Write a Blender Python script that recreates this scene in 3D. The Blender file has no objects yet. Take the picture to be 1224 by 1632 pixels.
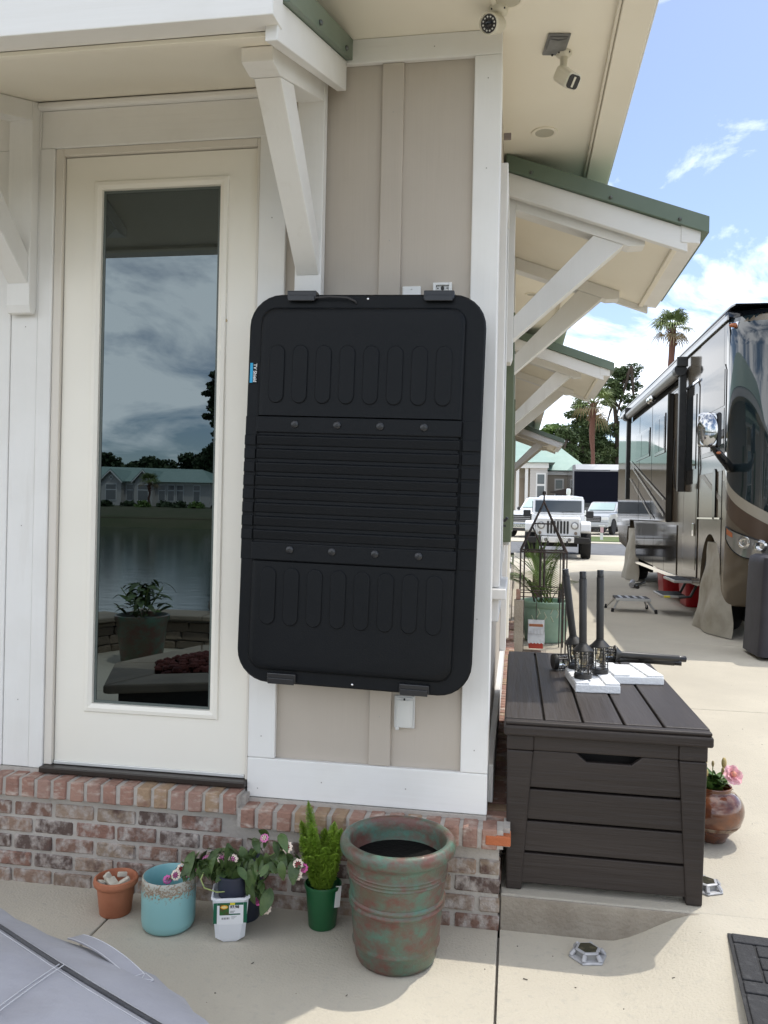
import bpy, bmesh, math, random
from mathutils import Vector, Matrix, Euler

R = math.radians
rnd = random.Random(11)
S = bpy.context.scene
C = S.collection

# ------------------------------------------------------------------ camera
cd = bpy.data.cameras.new('camera')
cam = bpy.data.objects.new('camera', cd)
C.objects.link(cam)
S.camera = cam
cd.sensor_fit = 'VERTICAL'
cd.sensor_height = 36.0
cd.lens = 36.0 * 1280.0 / 1632.0
cd.clip_start = 0.05
cd.clip_end = 3000
_yaw, _roll = math.atan(210 / 1280.0), R(1.2)
_f = Vector((-math.sin(_yaw), math.cos(_yaw), 0))
_r = Vector((math.cos(_yaw), math.sin(_yaw), 0))
_z = Vector((0, 0, 1))
_cx = _r * math.cos(_roll) + _z * math.sin(_roll)
_cy = -_r * math.sin(_roll) + _z * math.cos(_roll)
_m = Matrix((_cx, _cy, -_f)).transposed().to_4x4()
_m.translation = Vector((0.082, -2.954, 1.485))
cam.matrix_world = _m

# ------------------------------------------------------------------ light
SUNV = Vector((0.33, 0.345, 1.0)).normalized()
elev = math.asin(SUNV.z)
azim = math.atan2(SUNV.x, SUNV.y)
W = bpy.data.worlds.new('World')
S.world = W
W.use_nodes = True
nt = W.node_tree
nt.nodes.clear()
o = nt.nodes.new('ShaderNodeOutputWorld')
bg = nt.nodes.new('ShaderNodeBackground')
sky = nt.nodes.new('ShaderNodeTexSky')
sky.sky_type = 'NISHITA'
sky.sun_disc = False
sky.sun_elevation = elev
sky.sun_rotation = azim
sky.air_density = 0.8
sky.dust_density = 0.7
sky.ozone_density = 1.0
tc = nt.nodes.new('ShaderNodeTexCoord')
sep = nt.nodes.new('ShaderNodeSeparateXYZ')
nt.links.new(tc.outputs['Generated'], sep.inputs[0])
def wmath(op, a, b=None):
    n = nt.nodes.new('ShaderNodeMath'); n.operation = op
    for i, s in enumerate((a, b)):
        if s is None: continue
        if isinstance(s, (int, float)): n.inputs[i].default_value = s
        else: nt.links.new(s, n.inputs[i])
    return n.outputs[0]
zz = wmath('ADD', wmath('MAXIMUM', sep.outputs[2], 0.0), 0.22)
com = nt.nodes.new('ShaderNodeCombineXYZ')
nt.links.new(wmath('DIVIDE', sep.outputs[0], zz), com.inputs[0])
nt.links.new(wmath('DIVIDE', sep.outputs[1], zz), com.inputs[1])
n1 = nt.nodes.new('ShaderNodeTexNoise')
n1.inputs['Scale'].default_value = 2.1
n1.inputs['Detail'].default_value = 9
n1.inputs['Roughness'].default_value = 0.6
n1.inputs['Distortion'].default_value = 0.5
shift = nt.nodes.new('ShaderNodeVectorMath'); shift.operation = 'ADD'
shift.inputs[1].default_value = (-12.9025, -26.192, 0.0)   # offset picked to thin clouds in view, keeping bright unseen ones for fill light
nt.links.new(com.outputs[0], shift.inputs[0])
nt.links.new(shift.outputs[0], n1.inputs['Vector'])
n2 = nt.nodes.new('ShaderNodeTexNoise')             # broad cloud banks
n2.inputs['Scale'].default_value = 0.55
n2.inputs['Detail'].default_value = 2
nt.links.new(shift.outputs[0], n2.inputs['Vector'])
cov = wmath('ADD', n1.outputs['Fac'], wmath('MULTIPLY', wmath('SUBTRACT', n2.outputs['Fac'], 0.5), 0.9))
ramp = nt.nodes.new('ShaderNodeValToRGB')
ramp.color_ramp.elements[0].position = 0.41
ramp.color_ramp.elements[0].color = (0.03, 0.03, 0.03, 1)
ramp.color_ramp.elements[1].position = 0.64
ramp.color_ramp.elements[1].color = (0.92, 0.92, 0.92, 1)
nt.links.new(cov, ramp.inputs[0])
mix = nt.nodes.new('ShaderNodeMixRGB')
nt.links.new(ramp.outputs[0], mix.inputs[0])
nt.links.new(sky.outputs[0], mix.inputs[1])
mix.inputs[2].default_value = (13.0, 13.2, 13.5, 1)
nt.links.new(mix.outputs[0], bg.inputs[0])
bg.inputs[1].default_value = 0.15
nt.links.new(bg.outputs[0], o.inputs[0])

sd = bpy.data.lights.new('sun', 'SUN')
sd.energy = 2.0
sd.angle = R(0.6)
sd.color = (1.0, 0.95, 0.86)
sun = bpy.data.objects.new('sun', sd)
C.objects.link(sun)
sun.rotation_euler = SUNV.to_track_quat('Z', 'Y').to_euler()
sun.location = (4, 4, 12)

S.view_settings.view_transform = 'Standard'
S.view_settings.look = 'None'
S.view_settings.gamma = 1.0
S.view_settings.exposure = 0.47
S.view_settings.use_curve_mapping = False
S.render.engine = 'CYCLES'
S.cycles.max_bounces = 8
S.cycles.diffuse_bounces = 4
S.cycles.glossy_bounces = 4
S.cycles.transparent_max_bounces = 8
S.cycles.caustics_reflective = False
S.cycles.caustics_refractive = False
S.cycles.use_denoising = True

# ------------------------------------------------------------------ materials
MATS = {}
def M(name, col, rough=0.6, metal=0.0, spec=0.5, var=None, var2=None, bump=None, stretch=None, coat=0.0,
      rand=None, sheen=0.0, trans=0.0, emit=None, rvar=None, coords='Object', nr=0.55):
    """var=(colour, scale, lo, hi, detail[, stretch]); bump=(scale, strength, detail[, stretch]); rand=(value amount)"""
    if name in MATS: return MATS[name]
    m = bpy.data.materials.new(name); m.use_nodes = True
    t = m.node_tree; b = t.nodes['Principled BSDF']
    L = t.links.new
    b.inputs['Roughness'].default_value = rough
    b.inputs['Metallic'].default_value = metal
    b.inputs['Specular IOR Level'].default_value = spec
    b.inputs['Coat Weight'].default_value = coat
    b.inputs['Coat Roughness'].default_value = 0.04
    if trans: b.inputs['Transmission Weight'].default_value = trans
    if sheen: b.inputs['Sheen Weight'].default_value = sheen
    if emit:
        b.inputs['Emission Color'].default_value = (*emit[0], 1); b.inputs['Emission Strength'].default_value = emit[1]
    tcn = t.nodes.new('ShaderNodeTexCoord')
    vec = tcn.outputs[coords]
    info = t.nodes.new('ShaderNodeObjectInfo')
    if rand is not None:
        add = t.nodes.new('ShaderNodeVectorMath'); add.operation = 'ADD'
        mul = t.nodes.new('ShaderNodeMath'); mul.operation = 'MULTIPLY'; mul.inputs[1].default_value = 37.0
        L(info.outputs['Random'], mul.inputs[0]); L(vec, add.inputs[0]); L(mul.outputs[0], add.inputs[1])
        vec = add.outputs[0]
    def noise(scale, detail, st=None, rough_=nr):
        v = vec
        if st:
            mp = t.nodes.new('ShaderNodeMapping'); mp.inputs['Scale'].default_value = st; L(vec, mp.inputs[0]); v = mp.outputs[0]
        n = t.nodes.new('ShaderNodeTexNoise'); n.inputs['Scale'].default_value = scale
        n.inputs['Detail'].default_value = detail; n.inputs['Roughness'].default_value = rough_
        L(v, n.inputs['Vector'])
        return n.outputs['Fac']
    def rng(sock, lo, hi):
        mr = t.nodes.new('ShaderNodeMapRange'); mr.inputs[1].default_value = lo; mr.inputs[2].default_value = hi
        L(sock, mr.inputs[0]); return mr.outputs[0]
    cur = None
    rgb = t.nodes.new('ShaderNodeRGB'); rgb.outputs[0].default_value = (*col, 1); cur = rgb.outputs[0]
    if rand is not None and not isinstance(rand, (int, float)):
        rp = t.nodes.new('ShaderNodeValToRGB'); rp.color_ramp.interpolation = 'CONSTANT'
        el = rp.color_ramp.elements
        while len(el) > 1: el.remove(el[0])
        el[0].position = 0; el[0].color = (*rand[0], 1)
        for i, c in enumerate(rand[1:]):
            e = el.new((i + 1) / len(rand)); e.color = (*c, 1)
        L(info.outputs['Random'], rp.inputs[0]); cur = rp.outputs[0]
    elif rand:
        hs = t.nodes.new('ShaderNodeHueSaturation')
        L(rng(info.outputs['Random'], 0, 1), hs.inputs['Value'])
        mr = t.nodes.new('ShaderNodeMapRange'); mr.inputs[3].default_value = 1 - rand; mr.inputs[4].default_value = 1 + rand
        L(info.outputs['Random'], mr.inputs[0]); L(mr.outputs[0], hs.inputs['Value']); L(cur, hs.inputs['Color']); cur = hs.outputs[0]
    for vv in (var, var2):
        if not vv: continue
        mx = t.nodes.new('ShaderNodeMixRGB'); mx.inputs[2].default_value = (*vv[0], 1)
        L(rng(noise(vv[1], vv[4], vv[5] if len(vv) > 5 else stretch), vv[2], vv[3]), mx.inputs[0]); L(cur, mx.inputs[1]); cur = mx.outputs[0]
    L(cur, b.inputs['Base Color'])
    if rvar:
        mr = t.nodes.new('ShaderNodeMapRange'); mr.inputs[3].default_value = rvar[1]; mr.inputs[4].default_value = rvar[2]
        L(noise(rvar[0], 4), mr.inputs[0]); L(mr.outputs[0], b.inputs['Roughness'])
    if bump:
        bp = t.nodes.new('ShaderNodeBump'); bp.inputs['Strength'].default_value = bump[1]
        bp.inputs['Distance'].default_value = 0.01
        L(noise(bump[0], bump[2], bump[3] if len(bump) > 3 else None), bp.inputs['Height']); L(bp.outputs[0], b.inputs['Normal'])
    MATS[name] = m
    return m

white = M('white_trim_paint', (0.80, 0.79, 0.765), 0.5, var=((0.74, 0.725, 0.69), 3.0, 0.45, 0.75, 4), var2=((0.66, 0.635, 0.59), 9, 0.60, 0.82, 6, (1, 1, 0.12)), bump=(30, 0.16, 3, (1.0, 1.0, 0.06)))
whiteh = M('white_trim_paint_rail', (0.80, 0.79, 0.765), 0.5, var=((0.74, 0.725, 0.69), 3.0, 0.45, 0.75, 4), bump=(30, 0.16, 3, (0.06, 1.0, 1.0)))
cream = M('cream_soffit_paint', (0.87, 0.82, 0.70), 0.55, var=((0.83, 0.775, 0.655), 1.6, 0.4, 0.7, 4), bump=(14, 0.03, 3))
doorpaint = M('door_paint', (0.85, 0.815, 0.73), 0.42, var=((0.81, 0.77, 0.68), 1.1, 0.45, 0.7, 3), bump=(8, 0.02, 2))
tan = M('tan_wall_board', (0.50, 0.445, 0.38), 0.6, var=((0.47, 0.415, 0.35), 2.0, 0.4, 0.7, 4), bump=(34, 0.15, 4, (1.0, 1.0, 0.05)))
green_metal = M('green_metal_roof', (0.115, 0.16, 0.115), 0.42, 0.0, var=((0.15, 0.195, 0.15), 2.5, 0.4, 0.7, 4), bump=(3, 0.05, 2))
shutter_green = M('shutter_green', (0.13, 0.16, 0.09), 0.5, var=((0.10, 0.125, 0.07), 4, 0.4, 0.7, 3))
glass_door = M('door_glass', (0.105, 0.126, 0.135), 0.006, 1.0, bump=(0.9, 0.012, 1))
mortar = M('mortar', (0.46, 0.425, 0.38), 0.9, var=((0.37, 0.335, 0.30), 6, 0.4, 0.75, 6), bump=(60, 0.5, 5))
BR = [(0.22, 0.13, 0.095), (0.27, 0.18, 0.13), (0.20, 0.115, 0.085), (0.28, 0.21, 0.15), (0.11, 0.075, 0.062), (0.31, 0.225, 0.165), (0.24, 0.175, 0.13), (0.25, 0.135, 0.10)]
brickm = M('old_brick', BR[0], 0.88, rand=BR, var=((0.44, 0.39, 0.35), 30, 0.43, 0.64, 8, (1, 1, 0.8)), var2=((0.12, 0.07, 0.055), 13, 0.57, 0.70, 5), bump=(70, 0.8, 6))
soldierm = M('cap_brick', BR[1], 0.85, rand=[(0.31, 0.175, 0.13), (0.34, 0.20, 0.15), (0.29, 0.16, 0.12), (0.33, 0.225, 0.14), (0.31, 0.19, 0.148)], var=((0.47, 0.38, 0.32), 26, 0.52, 0.68, 6, (0.6, 0.6, 1.5)), var2=((0.22, 0.12, 0.09), 12, 0.55, 0.7, 5), bump=(60, 0.6, 6))
concrete = M('concrete', (0.53, 0.485, 0.395), 0.9, var=((0.455, 0.415, 0.34), 1.1, 0.40, 0.70, 9), var2=((0.44, 0.41, 0.345), 34, 0.56, 0.78, 7), bump=(110, 0.42, 7))
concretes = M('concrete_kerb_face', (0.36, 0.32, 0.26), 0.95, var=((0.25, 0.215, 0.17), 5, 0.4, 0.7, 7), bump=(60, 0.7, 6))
asphalt = M('asphalt', (0.115, 0.118, 0.125), 0.9, var=((0.15, 0.152, 0.158), 3, 0.4, 0.7, 6), bump=(60, 0.4, 4))
grassm = M('grass', (0.075, 0.115, 0.03), 0.95, var=((0.12, 0.15, 0.045), 1.4, 0.4, 0.7, 8), bump=(40, 0.8, 5))
soil = M('ground_earth', (0.055, 0.065, 0.028), 0.95, var=((0.085, 0.08, 0.045), 0.4, 0.4, 0.7, 7), bump=(12, 0.5, 5))
black_shell = M('black_moulded_plastic', (0.0045, 0.0057, 0.0075), 0.5, spec=0.19, var=((0.0065, 0.0077, 0.0095), 3, 0.4, 0.7, 4), bump=(260, 0.10, 3), rvar=(3, 0.38, 0.56), var2=((0.032, 0.033, 0.036), 210, 0.70, 0.80, 3))
black_gloss = M('black_gloss_latch', (0.012, 0.013, 0.016), 0.3, bump=(90, 0.03, 2))
black_metal = M('black_metal', (0.017, 0.016, 0.015), 0.42, 0.0, var=((0.03, 0.028, 0.026), 12, 0.4, 0.7, 3))
brownplastic = M('brown_resin_woodgrain', (0.036, 0.028, 0.0245), 0.5, spec=.4, var=((0.052, 0.042, 0.037), 9, 0.4, 0.7, 5, (1, 0.1, 1)), bump=(46, 0.45, 5, (1, 0.055, 1)))
brownplastic_h = M('brown_resin_boards', (0.027, 0.0205, 0.0175), 0.52, spec=.35, var=((0.036, 0.028, 0.0245), 9, 0.4, 0.7, 5, (0.1, 1, 1)), bump=(46, 0.45, 5, (0.055, 1, 1)))
foam = M('white_foam', (0.86, 0.87, 0.88), 0.8, bump=(90, 0.35, 3))
lampglass = M('clear_glass', (0.9, 0.92, 0.92), 0.03, trans=1.0)
bulbm = M('bulb_glass', (0.95, 0.80, 0.55), 0.1, trans=0.7)
chrome = M('chrome', (0.75, 0.75, 0.76), 0.05, 1.0)
silver = M('cast_aluminium', (0.46, 0.46, 0.47), 0.5, 0.2, var=((0.36, 0.36, 0.37), 30, 0.4, 0.7, 3), bump=(60, 0.15, 3))
solar = M('solar_cell', (0.035, 0.035, 0.02), 0.2, var=((0.07, 0.065, 0.04), 40, 0.45, 0.6, 2))
rubber = M('black_rubber', (0.032, 0.032, 0.034), 0.85, var=((0.07, 0.07, 0.072), 26, 0.55, 0.75, 6), bump=(120, 0.5, 4), rand=0.12)
terracotta = M('terracotta', (0.44, 0.165, 0.085), 0.75, var=((0.37, 0.13, 0.065), 14, 0.4, 0.7, 5), bump=(90, 0.12, 3))
turq = M('turquoise_glaze', (0.20, 0.43, 0.45), 0.35, var=((0.25, 0.48, 0.49), 9, 0.4, 0.7, 5), bump=(25, 0.06, 4))
patina = M('copper_patina', (0.135, 0.058, 0.044), 0.42, var=((0.07, 0.165, 0.122), 10, 0.42, 0.62, 12, (1, 1, 1.5)), var2=((0.10, 0.10, 0.06), 7, 0.50, 0.68, 12), bump=(30, 0.35, 8), coat=0.12, nr=0.72)
potsoil = M('potting_soil', (0.022, 0.016, 0.012), 0.95, bump=(70, 0.9, 5))
nursery_white = M('white_nursery_plastic', (0.78, 0.80, 0.83), 0.45, bump=(20, 0.02, 2))
nursery_green = M('green_nursery_plastic', (0.012, 0.10, 0.035), 0.4)
nursery_black = M('dark_nursery_plastic', (0.03, 0.035, 0.055), 0.5)
leafm = M('lantana_leaf', (0.045, 0.085, 0.022), 0.5, rand=0.35, var=((0.085, 0.13, 0.035), 30, 0.4, 0.7, 3), bump=(120, 0.3, 3))
fernm = M('fern_green', (0.34, 0.50, 0.06), 0.55, var=((0.24, 0.40, 0.04), 12, 0.4, 0.65, 4), rand=0.15)
stemm = M('green_stem', (0.14, 0.20, 0.05), 0.6)
pinkp = M('pink_petal', (0.66, 0.20, 0.42), 0.6, rand=0.2)
creamp = M('cream_petal', (0.84, 0.70, 0.58), 0.6, rand=0.08)
magp = M('magenta_petal', (0.58, 0.10, 0.32), 0.6, rand=0.2)
rosep = M('rose_petal', (0.82, 0.42, 0.47), 0.6, var=((0.86, 0.55, 0.56), 40, 0.4, 0.7, 3))
redc = M('red_flower_centre', (0.30, 0.03, 0.05), 0.7)
stonebits = M('pale_stone_chip', (0.60, 0.56, 0.46), 0.85, var=((0.46, 0.42, 0.33), 25, 0.4, 0.7, 5), bump=(70, 0.5, 4))
covercloth = M('grey_cover_cloth', (0.35, 0.35, 0.385), 0.85, var=((0.30, 0.30, 0.335), 5, 0.4, 0.7, 7), var2=((0.27, 0.265, 0.28), 2.2, .55, .75, 5), bump=(11, 0.55, 7, (1, 1.6, 1)), sheen=0.15)
coverdark = M('cover_piping', (0.06, 0.06, 0.065), 0.6, bump=(120, 0.4, 2))
stitch = M('white_stitch', (0.55, 0.55, 0.57), 0.7, bump=(300, 0.3, 2))
grillcloth = M('dark_grill_cover', (0.028, 0.027, 0.036), 0.62, var=((0.042, 0.04, 0.052), 5, 0.4, 0.7, 4), bump=(9, 0.2, 4))
camplastic = M('cream_camera_plastic', (0.70, 0.66, 0.55), 0.35, bump=(20, 0.02, 2))
lensm = M('camera_lens', (0.006, 0.006, 0.007), 0.08)
greybox = M('grey_junction_plastic', (0.165, 0.165, 0.16), 0.3, var=((0.24, 0.24, 0.235), 18, 0.45, 0.7, 4), bump=(20, 0.1, 3))
plate_white = M('white_plate_plastic', (0.78, 0.78, 0.76), 0.4)
plate_grey = M('grey_cast_cover', (0.62, 0.62, 0.60), 0.5, bump=(50, 0.1, 3))
blue_label = M('blue_print', (0.02, 0.35, 0.62), 0.5)
white_print = M('white_print', (0.8, 0.8, 0.8), 0.5)
black_print = M('black_print', (0.02, 0.02, 0.02), 0.6)

# ------------------------------------------------------------------ mesh helpers
ORG = {}
def org(p): return ORG.get(p.name, Vector((0, 0, 0))) if p else Vector((0, 0, 0))

class MB:
    def __init__(s): s.v = []; s.f = []
    def add(s, vs, fs):
        n = len(s.v); s.v += [Vector(p) for p in vs]; s.f += [tuple(i + n for i in f) for f in fs]; return s
    def box(s, x0, x1, y0, y1, z0, z1):
        return s.add([(x0, y0, z0), (x1, y0, z0), (x1, y1, z0), (x0, y1, z0), (x0, y0, z1), (x1, y0, z1), (x1, y1, z1), (x0, y1, z1)],
                     [(0, 3, 2, 1), (4, 5, 6, 7), (0, 1, 5, 4), (1, 2, 6, 5), (2, 3, 7, 6), (3, 0, 4, 7)])
    def prism(s, pts, axis, a0, a1):
        k = len(pts)
        def mk(p, a): return {'x': (a, p[0], p[1]), 'y': (p[0], a, p[1]), 'z': (p[0], p[1], a)}[axis]
        vs = [mk(p, a0) for p in pts] + [mk(p, a1) for p in pts]
        fs = [tuple(range(k)), tuple(range(2 * k - 1, k - 1, -1))] + [(i, (i + 1) % k, k + (i + 1) % k, k + i) for i in range(k)]
        return s.add(vs, fs)
    def loft(s, rings, cap0=True, cap1=True, closed=True):
        n = len(s.v); k = len(rings[0])
        for r in rings: s.v += [Vector(p) for p in r]
        for j in range(len(rings) - 1):
            for i in range(k if closed else k - 1):
                a = n + j * k + i; b = n + j * k + (i + 1) % k
                s.f.append((a, b, b + k, a + k))
        if cap0: s.f.append(tuple(n + i for i in range(k - 1, -1, -1)))
        if cap1: s.f.append(tuple(n + (len(rings) - 1) * k + i for i in range(k)))
        return s
    def tube(s, pts, r, n=8, cap=True):
        pts = [Vector(p) for p in pts]
        rs = r if isinstance(r, (list, tuple)) else [r] * len(pts)
        rings = []; up = None
        for i, p in enumerate(pts):
            d = (pts[min(i + 1, len(pts) - 1)] - pts[max(i - 1, 0)]).normalized()
            if up is None: up = Vector((0, 0, 1)) if abs(d.z) < 0.9 else Vector((1, 0, 0))
            a = d.cross(up).normalized(); b = a.cross(d).normalized(); up = b
            rings.append([p + (a * math.cos(t * 2 * math.pi / n) + b * math.sin(t * 2 * math.pi / n)) * rs[i] for t in range(n)])
        return s.loft(rings, cap, cap)
    def lathe(s, prof, n=32, cx=0, cy=0, cap0=True, cap1=True, sx=1, sy=1):
        return s.loft([[(cx + r * sx * math.cos(2 * math.pi * i / n), cy + r * sy * math.sin(2 * math.pi * i / n), z) for i in range(n)] for r, z in prof], cap0, cap1)
    def grid(s, fn, nu, nv):
        n = len(s.v)
        for j in range(nv + 1):
            for i in range(nu + 1): s.v.append(Vector(fn(i / nu, j / nv)))
        for j in range(nv):
            for i in range(nu):
                a = n + j * (nu + 1) + i; s.f.append((a, a + 1, a + nu + 2, a + nu + 1))
        return s
    def ball(s, c, r, nu=10, nv=6, sx=1, sy=1, sz=1):
        c = Vector(c)
        prof = [(max(1e-4, math.sin(math.pi * j / nv)) * r, -math.cos(math.pi * j / nv) * r) for j in range(nv + 1)]
        return s.loft([[(c.x + q * sx * math.cos(2 * math.pi * i / nu), c.y + q * sy * math.sin(2 * math.pi * i / nu), c.z + z * sz) for i in range(nu)] for q, z in prof])
    def xf(s, m):
        s.v = [m @ p for p in s.v]; return s
    def build(s, name, mat, parent=None, smooth=None, bevel=0, seg=2, recalc=True, weld=False):
        me = bpy.data.meshes.new(name)
        if parent is not None: og = org(parent)
        else:
            xs = [p.x for p in s.v]; ys = [p.y for p in s.v]; zs = [p.z for p in s.v]
            og = Vector(((min(xs) + max(xs)) / 2, (min(ys) + max(ys)) / 2, min(zs)))
        me.from_pydata([p - og for p in s.v], [], s.f)
        if recalc:
            bm = bmesh.new(); bm.from_mesh(me)
            if weld: bmesh.ops.remove_doubles(bm, verts=bm.verts, dist=1e-5)
            bmesh.ops.recalc_face_normals(bm, faces=bm.faces); bm.to_mesh(me); bm.free()
        me.materials.append(mat if not isinstance(mat, str) else MATS[mat])
        ob = bpy.data.objects.new(name, me); C.objects.link(ob)
        if parent is not None: ob.parent = parent
        else: ob.location = og
        ORG[ob.name] = og
        if smooth is not None:
            me.shade_smooth()
            if smooth < 180: me.set_sharp_from_angle(angle=R(smooth))
        if bevel:
            md = ob.modifiers.new('bevel', 'BEVEL'); md.width = bevel; md.segments = seg; md.limit_method = 'ANGLE'; md.angle_limit = R(40)
            md.harden_normals = False
        return ob

def B(*a): return MB().box(*a)
def tag(o, label, cat, group=None, kind=None):
    if label: o['label'] = label
    if cat: o['category'] = cat
    if group: o['group'] = group
    if kind: o['kind'] = kind
    return o
def thing(name, label, cat, loc, group=None, local=False):
    e = bpy.data.objects.new(name, None); e.empty_display_size = 0.1; C.objects.link(e)
    e.location = loc; ORG[e.name] = Vector((0, 0, 0)) if local else Vector(loc)
    return tag(e, label, cat, group)
def part(name, parent):
    e = bpy.data.objects.new(name, None); e.empty_display_size = 0.05; C.objects.link(e); e.parent = parent; ORG[e.name] = org(parent)
    return e
def struct(o): o['kind'] = 'structure'; return o
def dup(root, parent=None):
    c = root.copy(); C.objects.link(c); c.parent = parent; ORG[c.name] = org(root)
    for ch in list(root.children): dup(ch, c)
    return c
def inst(proto, parent, loc, rot=(0, 0, 0), scl=(1, 1, 1), name=None):
    """copy of a part sharing its mesh; loc in world"""
    c = proto.copy(); C.objects.link(c); c.parent = parent
    c.location = Vector(loc) - org(parent); c.rotation_euler = rot; c.scale = scl
    return c
def textmesh(body, size, mat, parent, m, name='lettering', bold=0.0):
    cu = bpy.data.curves.new(name, 'FONT'); cu.body = body; cu.size = size; cu.extrude = 0.0004; cu.offset = bold
    cu.align_x = 'CENTER'; cu.align_y = 'CENTER'
    t = bpy.data.objects.new('t', cu); C.objects.link(t)
    dg = bpy.context.evaluated_depsgraph_get()
    me = bpy.data.meshes.new_from_object(t.evaluated_get(dg)); bpy.data.objects.remove(t)
    me.name = name; me.materials.clear(); me.materials.append(mat)
    ob = bpy.data.objects.new(name, me); C.objects.link(ob); ob.parent = parent
    mm = m.copy(); mm.translation = mm.translation - org(parent); ob.matrix_local = mm
    return ob
def rrect(w, h, r, n=6, cx=0, cy=0):
    out = []
    for qx, qy, a0 in ((1, 1, 0), (-1, 1, 90), (-1, -1, 180), (1, -1, 270)):
        for i in range(n + 1):
            a = R(a0 + 90 * i / n); out.append((cx + qx * (w / 2 - r) + r * math.cos(a), cy + qy * (h / 2 - r) + r * math.sin(a)))
    return out

# ================================================================== SETTING
def g(y): return 0.124 + 0.0115 * max(0.0, min(y, 44.0) - 7.0)
def gz(x, y):
    q = max(0.0, min(1.0, (-0.039 - y) / 1.0)); x0 = 0.42 - 0.2 * q; x1 = 0.74 + 0.55 * q
    t = max(0.0, min(1.0, (x - x0) / (x1 - x0))); t = t * t * (3 - 2 * t)
    return 0.1235 * t

yp = [(1500, 1.2), (200, 0.8), (46, 0.50), (44, 0.50), (30, 0.34), (20, 0.20), (7, -0.06), (-5.9, -0.06), (-6.3, -1.4), (-72, -1.4), (-76, 0.5), (-80, 1.2), (-88, 1.6), (-200, 2.2), (-1500, 3)]
xs = [-1500, -300, -120, -60, -30, -12, -3, 0, 3, 12, 30, 60, 120, 300, 1500]
mb = MB(); mb.v = [Vector((x, y, z)) for (y, z) in yp for x in xs]
nx = len(xs)
mb.f = [(j * nx + i, j * nx + i + 1, (j + 1) * nx + i + 1, (j + 1) * nx + i) for j in range(len(yp) - 1) for i in range(nx - 1)]
struct(mb.build('ground', soil))
water = M('pond_water', (0.012, 0.03, 0.03), 0.06, spec=0.6, bump=(1.6, 0.9, 7, (1, 2.2, 1)))
struct(B(-260, 260, -75.5, -5.95, -1.0, -0.62).build('pond', water))

# lower patio: a bed sheet with separately cast slabs
patio = struct(MB().box(-9, 4.5, -5.9, -0.05, -0.055, -0.028).build('patio', mortar))
for x0, x1 in ((-9, -5.2), (-5.192, -1.344), (-1.336, 0.049)):
    for y0, y1 in ((-5.85, -3.0), (-2.992, 0.03)):
        MB().box(x0, x1, y0, y1, -0.05, 0.0).build('slab', concrete, patio, bevel=0.006)
def rampgrid(x0, x1, y0, y1, nu, nv):
    m = MB().grid(lambda u, v: (x0 + (x1 - x0) * u, y0 + (y1 - y0) * v, gz(x0 + (x1 - x0) * u, y0 + (y1 - y0) * v)), nu, nv)
    return m
rampgrid(0.057, 4.5, -2.2, -0.0392, 90, 40).build('slab', concrete, patio, smooth=60)
rampgrid(0.057, 4.5, -5.85, -2.208, 60, 10).build('slab', concrete, patio, smooth=60)

# upper driveway: concrete slabs rising gently to the street
drive = struct(MB().prism([(-0.03, -0.03), (-0.03, 0.1), (7, 0.1), (22.4, 0.275), (22.4, -0.03)], 'x', 0.055, 9.5).build('driveway', mortar))
jy = [-0.039, 3.08, 6.2, 9.0, 11.9, 14.8, 17.7, 20.2, 22.45]
for i in range(len(jy) - 1):
    a, b = jy[i] + (0.005 if i else 0), jy[i + 1] - 0.005
    for x0, x1 in ((0.0555, 5.6), (5.61, 9.6)):
        if i == 0:
            x0 = 0.0555 if x0 < 1 else x0
        m = MB()
        ys = [a, b] if b <= 7 or a >= 7 else [a, 7.0, b]
        m.loft([[(x0, y, g(y) - 0.16), (x1, y, g(y) - 0.16), (x1, y, g(y)), (x0, y, g(y))] for y in ys])
        m.build('slab', concrete, drive, bevel=0.007)
# rough kerb face of the driveway edge beside the brick corner
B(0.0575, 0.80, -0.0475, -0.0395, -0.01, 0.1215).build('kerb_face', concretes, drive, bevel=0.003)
road = struct(MB().loft([[(-80, y, z - 0.02), (80, y, z - 0.02), (80, y, z), (-80, y, z)] for y, z in ((22.46, g(22.46) - 0.004), (30.2, g(30.2) - 0.004))]).build('road', asphalt))
kerb = struct(MB().loft([[(-80, y, z - 0.1), (80, y, z - 0.1), (80, y, z + 0.03), (-80, y, z + 0.03)] for y, z in ((30.21, g(30.21)), (31.4, g(31.4)))]).build('pavement', concrete))
lawn = struct(MB().grid(lambda u, v: (2.2 + 20 * u, 31.42 + 6.2 * v, g(31.42 + 6.2 * v) + 0.035 + 0.02 * math.sin(u * 9 + v * 5)), 20, 8).build('lawn', grassm))
pad = struct(MB().loft([[(x0, y, z - 0.05), (x1, y, z - 0.05), (x1, y, z + 0.02), (x0, y, z + 0.02)] for x0, x1, y, z in ((-14, 16, 37.7, g(37.7)), (-14, 16, 60, g(60) + 0.02))]).build('parking_pad', concrete))
pad2 = struct(MB().loft([[(x0, y, z - 0.05), (x1, y, z - 0.05), (x1, y, z + 0.02), (x0, y, z + 0.02)] for x0, x1, y, z in ((-14, 2.19, 31.42, g(31.4)), (-14, 2.19, 37.69, g(37.69)))]).build('parking_bay', concrete))

# ================================================================== HOUSE
house = thing('cottage', 'tan board cottage with white trim, brick base and green metal awnings', 'house', (0, 0, 0))
def hb(name, mat, *a, bevel=0.004, parent=None): return B(*a).build(name, mat, parent or house, bevel=bevel)
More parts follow.
